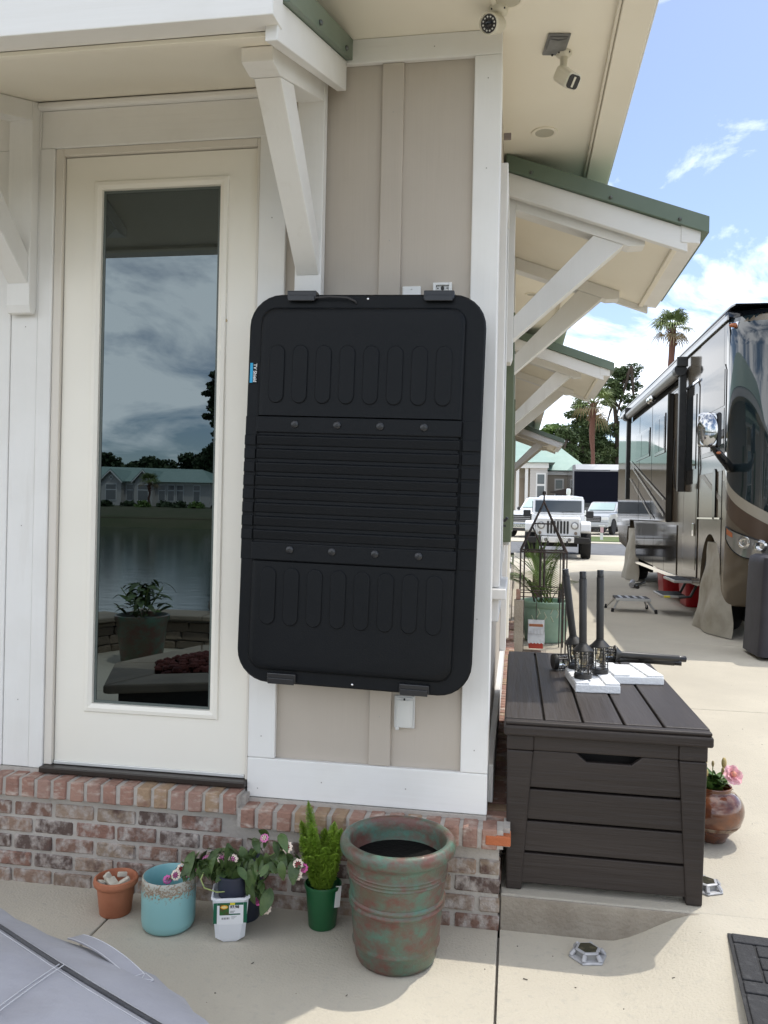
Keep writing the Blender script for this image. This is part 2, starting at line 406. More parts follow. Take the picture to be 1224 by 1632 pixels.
# core walls (tan sheet) with door openings
wall = MB()
for x0, x1, z0, z1 in ((-0.86, -0.006, 0.3, 3.3), (-1.80, -0.86, 2.93, 3.3), (-1.93, -1.80, 0.3, 3.3), (-2.86, -1.93, 2.93, 3.3), (-9.0, -2.86, 0.3, 3.3)):
    wall.box(x0, x1, 0.024, 0.12, z0, z1)
fw = wall.build('front_wall', tan, house)
sw = MB().box(-0.12, -0.012, 0.121, 15.5, 0.3, 3.3)
sw.box(-9, -0.12, 15.38, 15.5, 0.3, 3.3)
sw.build('side_wall', tan, house)
hb('floor_slab', mortar, -9, -0.02, 0.121, 15.38, 0.2, 0.3, bevel=0)
# boards
hb('batten', tan, -0.445, -0.362, 0.008, 0.0235, 0.536, 3.166)
for x in (-1.70, -1.275): hb('batten', tan, x, x + 0.08, 0.006, 0.0235, 3.092, 3.258)
hb('corner_board', white, -0.1, 0.0, 0.0, 0.0235, 0.5365, 3.166)
hb('corner_board', white, -0.0115, 0.0, 0.024, 0.13, 0.386, 3.166)
hb('frieze_board', whiteh, -0.9, 0.0, 0.0, 0.0235, 3.1665, 3.2585)
hb('bottom_rail', whiteh, -0.913, 0.0, 0.0, 0.0235, 0.386, 0.5355)
hb('stile_board', white, -0.913, -0.806, 0.0, 0.0235, 0.5365, 3.063)
hb('head_casing', whiteh, -1.826, -0.806, -0.001, 0.0235, 2.912, 3.0625)
hb('cap_moulding', whiteh, -1.836, -0.80, -0.022, 0.0235, 3.0635, 3.0905, bevel=0.008)
hb('side_casing', white, -1.944, -1.8275, 0.0, 0.0235, 0.432, 3.10)
hb('side_casing', white, -1.8265, -1.766, -0.004, 0.0235, 0.432, 2.911)
hb('side_casing', white, -2.012, -1.9455, -0.004, 0.0235, 0.432, 2.911)
hb('head_casing', whiteh, -2.9, -1.945, -0.001, 0.0235, 2.912, 3.0625)
hb('cap_moulding', whiteh, -2.91, -1.945, -0.022, 0.0235, 3.0635, 3.0905, bevel=0.008)
hb('side_casing', white, -3.0, -2.85, 0.0, 0.0235, 0.432, 2.911)

nailm = M('nail_head', (.38, .36, .33), .6)
for (x, z) in ((-.05, .62), (-.05, 1.1), (-.05, 2.2), (-.05, 2.75), (-.05, 3.08), (-.86, .62), (-.86, 2.6), (-.3, .46), (-.62, .46), (-.87, .42), (-.4, 2.98), (-.405, 2.5), (-.405, .72), (-1.35, 2.99), (-1.88, 2.2), (-1.88, 1.4), (-1.88, .7), (-.25, 3.21)):
    MB().lathe([(.0026, 0), (.0026, .0006)], 8).xf(Matrix.Translation((x, (.0078 if abs(x + .405) < .02 else -.0002), z)) @ Matrix.Rotation(R(90), 4, 'X')).build('nail', nailm, house)
# --- door unit
def door_unit(dx):
    d = MB()
    x0, x1, z0, z1 = -1.728 + dx, -0.927 + dx, 0.447, 2.879
    gx0, gx1, gz0, gz1 = -1.574 + dx, -1.071 + dx, 0.694, 2.749
    for a in ((x0, gx0, z0, z1), (gx1, x1, z0, z1), (gx0, gx1, z0, gz0), (gx0, gx1, gz1, z1)):
        d.box(a[0], a[1], 0.022, 0.062, a[2], a[3])
    dr = d.build('door', doorpaint, house)
    fr = MB(); w = 0.028
    def ring(o_, y):
        return [(gx0 - o_, y, gz0 - o_), (gx1 + o_, y, gz0 - o_), (gx1 + o_, y, gz1 + o_), (gx0 - o_, y, gz1 + o_)]
    fr.loft([ring(0.030, 0.0215), ring(0.026, 0.014), ring(0.012, 0.012), ring(-0.004, 0.018), ring(-0.006, 0.036)], False, False)
    fr.build('glazing_frame', doorpaint, dr)
    sp = MB(); sp.loft([ring(-0.0062, 0.030), ring(-0.016, 0.030), ring(-0.016, 0.04)], False, False)
    sp.build('spacer', M('glass_spacer', (0.10, 0.12, 0.11), 0.4), dr)
    B(gx0 - 0.005, gx1 + 0.005, 0.0325, 0.04, gz0 - 0.005, gz1 + 0.005).build('glass_pane', glass_door, dr)
    B(x0 + 0.002, x1 - 0.002, 0.012, 0.0215, 0.449, 0.462).build('door_sweep', M('brushed_sweep', (0.7, 0.7, 0.68), 0.3, 0.4), dr, bevel=0.002)
    MB().lathe([(0.008, 0.0), (0.008, 0.004), (0.005, 0.005)], 14).xf(Matrix.Translation((-1.046 + dx, 0.0222, 2.215)) @ Matrix.Rotation(R(90), 4, 'X')).build('lock_plug', M('plug_brass', (0.45, 0.36, 0.22), 0.4, 0.5), dr)
    jm = MB().box(x0 - 0.037, x0 - 0.003, 0.004, 0.0232, 0.447, 2.911).box(x1 + 0.003, x1 + 0.0135, 0.004, 0.0232, 0.447, 2.911).box(x0 - 0.0029, x1 + 0.0029, 0.004, 0.0232, 2.883, 2.911)
    jm.build('door_jamb', M('jamb_paint', (0.70, 0.655, 0.585), 0.5), house, bevel=0.003)
    jb = MB().box(x0 - 0.072, x0 - 0.0031, 0.0245, 0.12, 0.42, 2.93).box(x1 + 0.0031, x1 + 0.067, 0.0245, 0.12, 0.42, 2.93).box(x0, x1, 0.0245, 0.12, 2.883, 2.93)
    jb.build('door_frame', M('jamb_paint', (0.7, 0.65, 0.58)), house)
    B(x0 - 0.037, x1 + 0.0135, -0.03, 0.12, 0.424, 0.4465).build('threshold', M('dark_bronze_threshold', (0.025, 0.018, 0.014), 0.4, bump=(30, 0.2, 3)), house, bevel=0.004)
door_unit(0.0)
door_unit(-1.06)
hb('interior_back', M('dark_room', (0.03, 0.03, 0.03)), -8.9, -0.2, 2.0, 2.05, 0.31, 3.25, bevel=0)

# --- brick base
bb = MB().box(-9, -0.9, -0.052, 0.0235, -0.04, 0.405).box(-0.9, 0.048, -0.052, 0.0235, -0.04, 0.352)
bb.box(-0.0115, 0.048, 0.024, 15.5, 0.0, 0.352)
base = bb.build('brick_base', mortar, house)
def brickmesh(seed, sx, sy, sz):
    r = random.Random(seed); m = MB()
    hx, hy, hz = sx / 2, sy / 2, sz / 2; c = 0.0045
    m.box(-hx, hx, -hy, hy, -hz, hz)
    ob = m.build('brick', brickm, base)
    bm = bmesh.new(); bm.from_mesh(ob.data)
    bmesh.ops.bevel(bm, geom=list(bm.edges), offset=c, segments=1, affect='EDGES')
    for v in bm.verts:
        v.co += Vector((r.uniform(-1, 1), r.uniform(-1, 1), r.uniform(-1, 1))) * 0.0018
    bm.to_mesh(ob.data); bm.free()
    return ob
BL, BH, BJ = 0.159, 0.0515, 0.0148
protos = [brickmesh(i, BL, 0.05, BH) for i in range(4)]
half = [brickmesh(20 + i, 0.072, 0.05, BH) for i in range(3)]
caps = [brickmesh(40 + i, 0.0545, 0.098, 0.073) for i in range(4)]
for p in caps: p.data.materials[0] = soldierm
used = set()
def putbrick(lst, x, y, z, rz=0.0, jit=0.003):
    p = rnd.choice(lst)
    loc = Vector((x + rnd.uniform(-.002, .002), y + rnd.uniform(-jit, jit), z + rnd.uniform(-.0015, .0015)))
    rot = (rnd.uniform(-.008, .008), rnd.uniform(-.012, .012), rz + rnd.uniform(-.008, .008))
    if p.name not in used:
        used.add(p.name); p.location = loc - org(base); p.rotation_euler = rot; return p
    return inst(p, base, loc, rot)
# front courses
zc = [-0.008 + 0.0305 + i * (BH + BJ) for i in range(5)]
for i, z in enumerate(zc):
    off = (0.0, 0.5)[i % 2] * (BL + BJ)
    x = 0.052 - BL / 2 - off
    if off: putbrick(half, 0.052 - 0.036, -0.035, z)
    while x > -3.3:
        if not (i == 4 and x > -0.93 - 0.0):
            putbrick(protos, x, -0.035, z)
        x -= BL + BJ
# rowlock cap under the doors, and lower one under the tan panel
B(-3.45, -0.918, -0.087, 0.0, 0.349, 0.4155).build('cap_mortar', mortar, house)
B(-0.9175, 0.062, -0.087, 0.0, 0.303, 0.3695).build('cap_mortar', mortar, house)
B(0.0625, 0.0855, -0.06, 7.0, 0.303, 0.3695).build('cap_mortar', mortar, house)
B(-0.9175, -0.001, -0.012, 0.0, 0.370, 0.3855).build('cap_mortar', mortar, house)
B(-3.45, -1.766, -0.012, 0.0, 0.416, 0.4315).build('cap_mortar', mortar, house)
x = -0.948
while x > -3.4:
    putbrick(caps, x, -0.045, 0.383, jit=0.002); x -= 0.0685
x = -0.876
while x < 0.025:
    putbrick(caps, x, -0.045, 0.337, jit=0.002); x += 0.0685
# side courses along the driveway
y = 0.02
while y < 4.2:
    for i in range(2, 4):
        if y < 6.0: putbrick(protos, 0.033, y + BL / 2 + (0.1 if i % 2 else 0), zc[i], R(90))
    y += BL + BJ
y = 0.035 + 0.03
while y < 5.6:
    c = putbrick(caps, 0.042, y, 0.337, R(90)); y += 0.0685
# the orange-faced corner brick
ob = B(0.0, 0.0885, -0.0975, -0.03, 0.318, 0.352).build('brick', M('raw_orange_brick', (0.44, 0.13, 0.05), 0.85, bump=(60, 0.5, 5)), base, bevel=0.004)

# --- main eave
hb('soffit', cream, -9, 0.4045, -0.62, 15.6, 3.259, 3.285, bevel=0)
hb('fascia_board', cream, 0.405, 0.516, -0.62, 15.6, 3.222, 3.36, bevel=0.004)
hb('fascia_board', cream, -9, 0.516, -0.72, -0.621, 3.222, 3.36, bevel=0.004)
hb('fascia_moulding', cream, 0.392, 0.4035, -0.6, 15.6, 3.236, 3.2585, bevel=0.003)
hb('drip_edge', white, 0.517, 0.523, -0.74, 15.62, 3.228, 3.37, bevel=0.002)
rf = MB(); rf.add([(-9.4, -0.78, 3.3705), (0.53, -0.78, 3.3705), (0.53, 15.7, 3.3705), (-9.4, 15.7, 3.3705), (-4.4, 4.2, 5.3), (-4.4, 10.8, 5.3)],
                  [(0, 1, 4), (1, 2, 5, 4), (2, 3, 5), (3, 0, 4, 5), (3, 2, 1, 0)])
rf.build('roof', M('green_roof_sheet', (0.20, 0.30, 0.24), 0.4, 0.1), house)
# recessed soffit lights
for (x, y) in ((0.177, 0.833), (0.02, -0.165), (0.177, 3.6), (0.177, 6.6)):
    l = MB().lathe([(0.060, 3.2589), (0.060, 3.2535), (0.056, 3.2525), (0.044, 3.2545), (0.043, 3.2565)], 28, x, y, False, False).build('recessed_light', cream, house, smooth=50)
    MB().lathe([(0.0425, 3.2560), (0.0425, 3.2580)], 28, x, y).build('lens', M('frosted_lens', (0.50, 0.47, 0.38), 0.5), l)

# --- awnings (u out from the wall, v along it)
def awning(mp, v0, v1, brackets, name, far=False, mat_under=cream, ue=0.955, ft=2.905):
    def pr(pts, a, b): # profile in (u,z) swept from v=a to v=b
        k = len(pts); m = MB()
        vs = [mp(p[0], a, p[1]) for p in pts] + [mp(p[0], b, p[1]) for p in pts]
        m.add(vs, [tuple(range(k)), tuple(range(2 * k - 1, k - 1, -1))] + [(i, (i + 1) % k, k + (i + 1) % k, k + i) for i in range(k)])
        return m
    def zl(u, zz): return zz - 0.362 * u
    aw = pr([(0.0, zl(0, 3.10)), (0.83, zl(0.83, 3.10)), (0.83, zl(0.83, 3.125)), (0.0, 3.125)], v0 + 0.036, v1 - 0.036).build(name, mat_under, house)
    for a, b in ((v0, v0 + 0.0355), (v1 - 0.0355, v1)):
        pr([(0.0, 3.066), (0.862, zl(0.862, 3.066)), (0.862, zl(0.862, 3.178)), (0.0, 3.178)], a, b).build('rake_board', whiteh, aw, bevel=0.003)
    pr([(0.8305, 2.80), (0.918, 2.79), (0.925, ft), (0.8305, ft - .02)], v0 - 0.004, v1 + 0.004).build('fascia_board', whiteh, aw, bevel=0.003)
    pr([(0.805, 2.792), (0.8300, 2.786), (0.8300, 2.83), (0.805, 2.835)], v0 + 0.037, v1 - 0.037).build('lip_moulding', mat_under, aw, bevel=0.003)
    pr([(-0.0, 3.1795), (ue, zl(ue, 3.1795)), (ue, zl(ue, 3.2585)), (0.0, 3.2575)], v0 - 0.022, v1 + 0.022).build('roof_sheet', green_metal, aw, bevel=0.002)
    if not far:
        for vv in (v0 - 0.022, v1 + 0.022):
            sgn = -1 if vv < (v0 + v1) / 2 else 1
            for u in (0.12, 0.5, 0.82):
                p = Vector(mp(u, vv + sgn * 0.003, zl(u, 3.20)))
                MB().ball(p, 0.009, 8, 5).build('roof_screw', M('zinc_screw', (0.12, 0.13, 0.12), 0.4, 0.6), aw, smooth=180)
    for (b0, b1) in brackets:
        zt = 3.0985
        pr([(0.0, 2.275), (0.012, 2.245), (0.04, 2.245), (0.05, 2.275), (0.05, zl(0.05, zt)), (0.0, zt)], b0, b1).build('bracket_post', white, aw, bevel=0.003)
        pr([(0.051, zl(0.051, zt)), (0.051, zl(0.051, zt) - 0.075), (0.60, zl(0.60, zt) - 0.075), (0.675, zl(0.675, zt) - 0.045), (0.675, zl(0.675, zt))], b0 + 0.002, b1 - 0.002).build('bracket_arm', white, aw, bevel=0.003)
        pr([(0.0505, 2.36), (0.0505, 2.475), (0.43, zl(0.43, zt) - 0.0755), (0.575, zl(0.575, zt) - 0.0755)], b0 + 0.008, b1 - 0.008).build('bracket_strut', white, aw, bevel=0.003)
    return aw
front = lambda u, v, z: (v, -u - 0.0005, z)
side = lambda u, v, z: (u + 0.0005, v, z)
awning(front, -3.35, -0.58, [(-0.752, -0.65), (-1.935, -1.834), (-3.2, -3.1)], 'door_awning', ue=0.824, ft=3.0)
awning(side, 1.05, 2.25, [(1.10, 1.20), (2.08, 2.18)], 'window_awning')
awning(side, 4.75, 6.25, [(4.9, 5.0), (6.0, 6.1)], 'window_awning', True)
awning(side, 12.4, 14.0, [(12.6, 12.7), (13.7, 13.8)], 'window_awning', True)

# --- side windows, shutters, pilasters seen edge-on
def side_window(y0, y1, z0=1.30, z1=2.62):
    w = MB()
    w.box(-0.0118, 0.022, y0, y0 + 0.09, z0, z1).box(-0.0118, 0.022, y1 - 0.09, y1, z0, z1).box(-0.0118, 0.022, y0 + 0.0905, y1 - 0.0905, z1 - 0.1, z1)
    ww = w.build('window', white, house, bevel=0.004)
    B(-0.0118, 0.05, y0 - 0.05, y1 + 0.05, z0 - 0.045, z0 - 0.002).build('sill', white, ww, bevel=0.005)
    B(-0.0118, 0.02, y0 - 0.02, y1 + 0.02, z0 - 0.14, z0 - 0.0455).build('apron', white, ww, bevel=0.004)
    B(-0.0118, 0.004, y0 + 0.0905, y1 - 0.0905, z0, z1 - 0.1005).build('pane', glass_door, ww)
    MB().box(-0.0118, 0.014, y0 + 0.0905, y1 - 0.0905, (z0 + z1) / 2 - 0.02, (z0 + z1) / 2 + 0.02).build('meeting_rail', white, ww)
    for a, b in ((y0 - 0.30, y0 - 0.055), (y1 + 0.055, y1 + 0.30)):
        pass
    return ww
side_window(0.42, 1.02, 1.18, 2.95)
side_window(1.62, 2.02, 1.36, 2.6)
side_window(5.1, 5.9, 1.36, 2.6)
for y0 in (1.32, 2.32, 4.55, 6.35):
    sh = MB().box(-0.0115, 0.058, y0, y0 + 0.26, 1.34, 2.55).build('shutter', shutter_green, house, bevel=0.004)
hb('side_skirt', white, -0.0115, 0.018, 0.135, 15.4, 0.386, 0.53)
hb('pilaster', white, -0.0115, 0.03, 2.75, 2.95, 0.531, 3.25)
hb('downpipe', cream, -0.0115, 0.045, 3.3, 3.42, 0.53, 3.25, bevel=0.012)
hk = thing('wall_hook', 'small black metal hook on the cottage side wall beside the shutter', 'hook', (0.03, 0.9, 1.45))
MB().tube([(-0.005, 1.04, 1.455), (0.03, 1.035, 1.455), (0.042, 1.03, 1.47)], 0.008).build('prong', black_metal, hk, smooth=60)
MB().tube([(0.014, 1.04, 1.455), (0.02, 1.03, 1.43), (0.035, 1.03, 1.43)], 0.007).build('prong', black_metal, hk, smooth=60)

# ================================================================== THINGS ON THE FRONT WALL
def capsule(cx, cz, w, h, n=8):
    r = w / 2; out = []
    for i in range(n + 1): a = math.pi * i / n; out.append((cx + r * math.cos(a), cz + h / 2 - r + r * math.sin(a)))
    for i in range(n + 1): a = math.pi + math.pi * i / n; out.append((cx + r * math.cos(a), cz - h / 2 + r + r * math.sin(a)))
    return out
tv = thing('tv_enclosure', 'tall black moulded television enclosure hung portrait on the tan front wall', 'tv enclosure', (-0.468, -0.17, 1.553), local=True)
tv.rotation_euler = (R(0.4), R(1.25), 0)
tv.scale = (1.06, 1.0, 1.045)
TW, THh = 0.800, 1.335
MB().prism(rrect(TW - 0.05, THh - 0.05, 0.09), 'y', 0.0265, 0.115).build('rear_shell', black_shell, tv, smooth=40, bevel=0.01)
B(-0.12, 0.12, 0.1155, 0.168, -0.15, 0.15).build('wall_mount', black_metal, tv, bevel=0.004)
def ringz(w, h, r, y, cz=0): return [(p[0], y, p[1]) for p in rrect(w, h, r, 7, 0, cz)]
m = MB(); m.loft([ringz(TW - 0.012, THh - 0.012, 0.104, 0.026), ringz(TW, THh, 0.11, 0.02), ringz(TW, THh, 0.11, 0.006), ringz(TW - 0.012, THh - 0.012, 0.104, 0.0)])
m.build('rim_panel', black_shell, tv, smooth=40)
def raised(z0, z1, name, top):
    # raised field: rounded corners only at the outer end, crowned edges
    xa, xb = -0.358, 0.336
    def loop(ins, y):
        out = []; r = 0.05
        a0, a1, b0, b1 = xa + ins, xb - ins, z0 + (0.001 if top else ins), z1 - (ins if top else 0.001)
        pts = []
        if top:
            pts += [(a0, b0), (a1, b0)]
            for i in range(7): t = R(90 * i / 6); pts.append((a1 - r + r * math.cos(t), b1 - r + r * math.sin(t)))
            for i in range(7): t = R(90 + 90 * i / 6); pts.append((a0 + r + r * math.cos(t), b1 - r + r * math.sin(t)))
        else:
            pts += [(a1, b1), (a0, b1)]
            for i in range(7): t = R(180 + 90 * i / 6); pts.append((a0 + r + r * math.cos(t), b0 + r + r * math.sin(t)))
            for i in range(7): t = R(270 + 90 * i / 6); pts.append((a1 - r + r * math.cos(t), b0 + r + r * math.sin(t)))
        return [(p[0], y, p[1]) for p in pts]
    m = MB(); m.loft([loop(0, -0.0005), loop(0.002, -0.010), loop(0.007, -0.017), loop(0.014, -0.0205), loop(0.026, -0.022)])
    return m.build(name, black_shell, tv, smooth=35)
up_ = raised(0.250, 0.622, 'upper_field', True)
lo_ = raised(-0.622, -0.247, 'lower_field', False)
B(-0.358, 0.336, -0.021, -0.0005, 0.192, 0.2475).build('screw_band', black_shell, tv, bevel=0.004)
B(-0.358, 0.336, -0.021, -0.0005, -0.2445, -0.183).build('screw_band', black_shell, tv, bevel=0.004)
B(-0.346, 0.326, -0.0155, -0.0005, -0.1825, 0.1915).build('rib_bed', black_shell, tv)
B(-0.3995, -0.3595, -0.003, -0.0005, -0.2445, 0.2475).build('side_strip', black_shell, tv, bevel=0.001)
B(0.3375, 0.3995, -0.003, -0.0005, -0.2445, 0.2475).build('side_strip', black_shell, tv, bevel=0.001)
ribp = None; rs = []
for i in range(8):
    z = -0.1565 + i * 0.0462
    mm = MB().prism([(-0.0105, z - 0.0205), (-0.019, z - 0.0165), (-0.0235, z + 0.013), (-0.0105, z + 0.0205)], 'x', -0.352, 0.332)
    mm.build('rib', black_shell, tv, bevel=0.003)
    for xa, xb in ((-0.4, -0.3605), (0.3385, 0.4)):
        B(xa, xb, -0.0085, -0.0032, z - 0.019, z + 0.017).build('rib_end', black_shell, tv, bevel=0.003)
for zc_, fld in ((0.392, up_), (-0.365, lo_)):
    for i in range(8):
        x = -0.292 + i * 0.0803
        MB().prism(capsule(x, zc_, 0.052, 0.198), 'y', -0.0275, -0.0222).build('pressed_oval', black_shell, fld, smooth=40, bevel=0.0035)
for zc_ in (0.222, -0.205):
    for i in range(4):
        x = -0.222 + i * 0.145
        sc = MB().lathe([(0.0125, 0.0), (0.0125, 0.004), (0.009, 0.0065)], 16).xf(Matrix.Translation((x, -0.0212, zc_)) @ Matrix.Rotation(R(90), 4, 'X')).build('screw', black_gloss, tv, smooth=40)
        MB().lathe([(0.0042, 0.0062), (0.0042, 0.0068)], 8).xf(Matrix.Translation((x, -0.0212, zc_)) @ Matrix.Rotation(R(90), 4, 'X')).build('socket', M('steel_socket', (.03, .03, .03), .4, .5), sc)
for x, z, sg in ((-0.218, 0.655, 1), (0.243, 0.655, 1), (-0.236, -0.652, -1), (0.215, -0.655, -1)):
    la = B(x - 0.05, x + 0.05, -0.016, 0.03, z - 0.008, z + 0.022).build('latch', black_gloss, tv, bevel=0.003)
    B(x - 0.046, x + 0.046, -0.021, -0.0165, z - 0.014, z + 0.006).build('latch_lip', black_gloss, la, bevel=0.002)
for x, z in ((0.006, 0.652), (0.006, -0.652)):
    MB().ball((x, -0.001, z), 0.0045, 8, 6, 1, 0.6, 1).build('rivet', chrome, tv, smooth=180)
MB().tube([(-0.168, -0.018, 0.652), (-0.12, -0.022, 0.655), (-0.06, -0.02, 0.652), (-0.036, -0.012, 0.642), (-0.033, -0.002, 0.636)], 0.0035, 6).build('cable', M('cable_black', (0.03, 0.028, 0.03), 0.5), tv, smooth=60)
lb = B(-0.392, -0.366, -0.0032, -0.0006, 0.362, 0.432).build('label_plate', black_shell, tv)
B(-0.3915, -0.3815, -0.0038, -0.0033, 0.363, 0.431).build('blue_band', blue_label, lb)
textmesh('TV Shield', 0.0165, white_print, lb, Matrix.Translation((-0.374, -0.0036, 0.397)) @ Matrix.Rotation(R(90), 4, 'X') @ Matrix.Rotation(R(-90), 4, 'Z'), bold=0.0003)

# switch plates and outlet cover
sp = thing('blank_wall_plate', 'plain white wall plate above the black enclosure', 'wall plate', (-0.319, 0.0235, 2.26))
B(-0.354, -0.284, 0.016, 0.0236, 2.215, 2.330).build('plate', plate_white, sp, bevel=0.004)
for z in (2.318, 2.24): MB().ball((-0.319, 0.0155, z), 0.0035, 8, 5, 1, .5, 1).build('screw', plate_grey, sp, smooth=180)
sp = thing('open_wall_box', 'white outlet frame with open dark slot, right of the blank plate', 'outlet', (-0.203, 0.0235, 2.26))
m = MB(); m.box(-0.238, -0.227, 0.006, 0.0236, 2.215, 2.338).box(-0.179, -0.168, 0.006, 0.0236, 2.215, 2.338).box(-0.2269, -0.1791, 0.006, 0.0236, 2.328, 2.338).box(-0.2269, -0.1791, 0.006, 0.0236, 2.215, 2.225)
m.build('frame', plate_white, sp, bevel=0.002)
B(-0.2265, -0.1795, 0.014, 0.0234, 2.2255, 2.3275).build('insert', plate_grey, sp, bevel=0.002)
MB().prism(capsule(-0.203, 2.318, 0.012, 0.016), 'y', 0.0125, 0.0139).build('slot', black_print, sp)
for x in (-0.22, -0.186): MB().ball((x, 0.0135, 2.318), 0.0025, 6, 5).build('screw', black_print, sp)
oc = thing('outlet_cover', 'white flip-lid outdoor outlet cover below the black enclosure', 'outlet cover', (-0.311, 0.0235, 0.68))
B(-0.350, -0.273, 0.010, 0.0236, 0.682, 0.802).build('back_plate', plate_grey, oc, bevel=0.003)
def lidf(u, v):
    x = -0.346 + 0.066 * u; z = 0.688 + 0.10 * v
    return (x + 0.003 * math.sin(v * 3.1) * (1 - u), 0.0095 - 0.012 * math.sin(math.pi * min(1, max(0, u))) ** 0.5 - 0.003 * math.sin(math.pi * v) - 0.001, z)
MB().grid(lidf, 12, 12).build('flip_lid', M('weathered_lid', (0.66, 0.66, 0.63), 0.55, bump=(12, 0.2, 4)), oc, smooth=60)
B(-0.342, -0.281, 0.003, 0.0098, 0.786, 0.797).build('hinge', plate_grey, oc, bevel=0.002)
MB().prism(capsule(-0.3115, 0.788, 0.007, 0.015), 'y', 0.0015, 0.0035).build('latch_slot', black_print, oc)
B(-0.343, -0.33, -0.004, 0.008, 0.677, 0.69).build('tab', plate_grey, oc, bevel=0.002)

# security cameras under the soffit
c1 = thing('round_camera', 'cream bullet camera with ring of infrared lights on soffit above corner board', 'security camera', (-0.03, -0.13, 3.2588))
MB().lathe([(0.035, 3.2585), (0.035, 3.246), (0.029, 3.238), (0.018, 3.234)], 24, -0.015, -0.115).build('mount', camplastic, c1, smooth=50)
MB().tube([(-0.015, -0.115, 3.238), (-0.022, -0.125, 3.215), (-0.03, -0.15, 3.19)], [0.018, 0.02, 0.028], 14).build('arm', camplastic, c1, smooth=60)
ax = Vector((-0.35, -0.80, -0.42)).normalized(); q = ax.to_track_quat('Z', 'Y').to_matrix().to_4x4(); q.translation = Vector((-0.026, -0.130, 3.196))
cb = MB().lathe([(0.012, -0.05), (0.026, -0.042), (0.032, -0.02), (0.033, 0.035), (0.035, 0.037), (0.035, 0.055), (0.031, 0.057), (0.029, 0.05)], 28).xf(q).build('body', camplastic, c1, smooth=50)
face = MB().lathe([(0.0288, 0.0495), (0.0285, 0.0515)], 24).xf(q).build('face_plate', M('camera_face', (0.035, 0.03, 0.028), 0.3), c1)
MB().lathe([(0.013, 0.0517), (0.013, 0.0565), (0.010, 0.058)], 18).xf(q).build('lens', lensm, face, smooth=40)
for i in range(12):
    a = 2 * math.pi * i / 12
    MB().ball(q @ Vector((0.0212 * math.cos(a), 0.0212 * math.sin(a), 0.0525)), 0.0032, 6, 5).build('led', plate_white, face, smooth=180)
for dx in (-0.022, 0.022): MB().ball((-0.015 + dx, -0.14, 3.2445), 0.0035, 6, 4).build('screw', black_print, c1)
c2 = thing('bullet_camera', 'cream square bullet camera hanging from soffit beside grey junction box', 'security camera', (0.231, 0.19, 3.2588))
MB().lathe([(0.03, 3.2585), (0.03, 3.25), (0.022, 3.243), (0.014, 3.238)], 20, 0.228, 0.188).build('mount', camplastic, c2, smooth=50)
MB().tube([(0.228, 0.188, 3.24), (0.226, 0.18, 3.20), (0.228, 0.172, 3.178)], [0.015, 0.013, 0.011], 12).build('arm', camplastic, c2, smooth=60)
MB().ball((0.229, 0.166, 3.172), 0.016, 12, 8).build('joint', camplastic, c2, smooth=180)
ax = Vector((0.42, -0.62, -0.66)).normalized(); q = ax.to_track_quat('Z', 'X').to_matrix().to_4x4(); q.translation = Vector((0.236, 0.135, 3.135))
MB().prism(rrect(0.058, 0.058, 0.016), 'z', -0.045, 0.055).xf(q).build('body', camplastic, c2, smooth=40, bevel=0.004)
MB().prism(rrect(0.048, 0.048, 0.012), 'z', 0.0555, 0.0575).xf(q).build('lens_window', lensm, c2)
B(-0.003, 0.003, -0.0297, -0.0292, -0.01, 0.02).xf(q).build('slot', black_print, c2)
B(-0.018, 0.018, -0.004, 0.004, 0.0576, 0.0592).xf(q).build('visor', camplastic, c2)
for dx in (-0.02, 0.02): MB().ball((0.228 + dx, 0.166, 3.249), 0.0035, 6, 4).build('screw', black_print, c2)
jb = thing('junction_box', 'square grey translucent junction box on the soffit', 'junction box', (0.194, 0.13, 3.2588))
m = MB(); rot = Matrix.Translation((0.196, 0.122, 0)) @ Matrix.Rotation(R(8), 4, 'Z')
m.box(-0.042, 0.042, -0.068, 0.068, 3.250, 3.2587).xf(rot); m.build('box', greybox, jb, bevel=0.004)
MB().box(-0.034, 0.034, -0.058, 0.03, 3.246, 3.2495).xf(rot).build('cover', greybox, jb, bevel=0.006)
MB().tube([(-0.032, -0.05, 3.248), (0.0, -0.042, 3.246), (0.03, -0.052, 3.248)], 0.0035, 6).xf(rot).build('rib', M('grey_rib', (0.08, 0.08, 0.08), 0.4), jb)
MB().ball(rot @ Vector((-0.004, 0.06, 3.249)), 0.005, 8, 5).build('screw', black_print, jb)
B(0.002, 0.032, 0.36, 0.375, 3.02, 3.045).build('sensor_clip', M('mauve_clip', (0.20, 0.16, 0.14), 0.5), tag(thing('wall_clip', 'small grey clip on cottage side wall under the soffit', 'clip', (0.002, 0.36, 3.02)), None, None), bevel=0.002)

# ================================================================== STORAGE BOX
box = thing('deck_box', 'dark brown resin deck box with plank lid beside the brick corner', 'storage box', (0.415, 0.75, 0.124))
bx0, bx1, by0, by1, bz = 0.064, 0.765, 0.0, 1.46, 0.1245
for sx in (0, 1):
    for sy in (0, 1):
        xo = bx0 + 0.004 if sx == 0 else bx1 - 0.004; d = 1 if sx == 0 else -1
        yo = by0 if sy == 0 else by1; e = 1 if sy == 0 else -1
        m = MB(); m.loft([[(xo + d * 0.006, yo + e * 0.006, bz), (xo + d * 0.062, yo + e * 0.006, bz), (xo + d * 0.062, yo + e * 0.062, bz), (xo + d * 0.006, yo + e * 0.062, bz)],
                          [(xo, yo, 0.632), (xo + d * 0.094, yo, 0.632), (xo + d * 0.094, yo + e * 0.094, 0.632), (xo, yo + e * 0.094, 0.632)]])
        m.build('leg', brownplastic_h, box, bevel=0.006)
        B(*sorted((xo - d * 0.001, xo + d * 0.095)), *sorted((yo - e * 0.001, yo + e * 0.095)), 0.634, 0.688).build('leg_block', brownplastic_h, box, bevel=0.005)
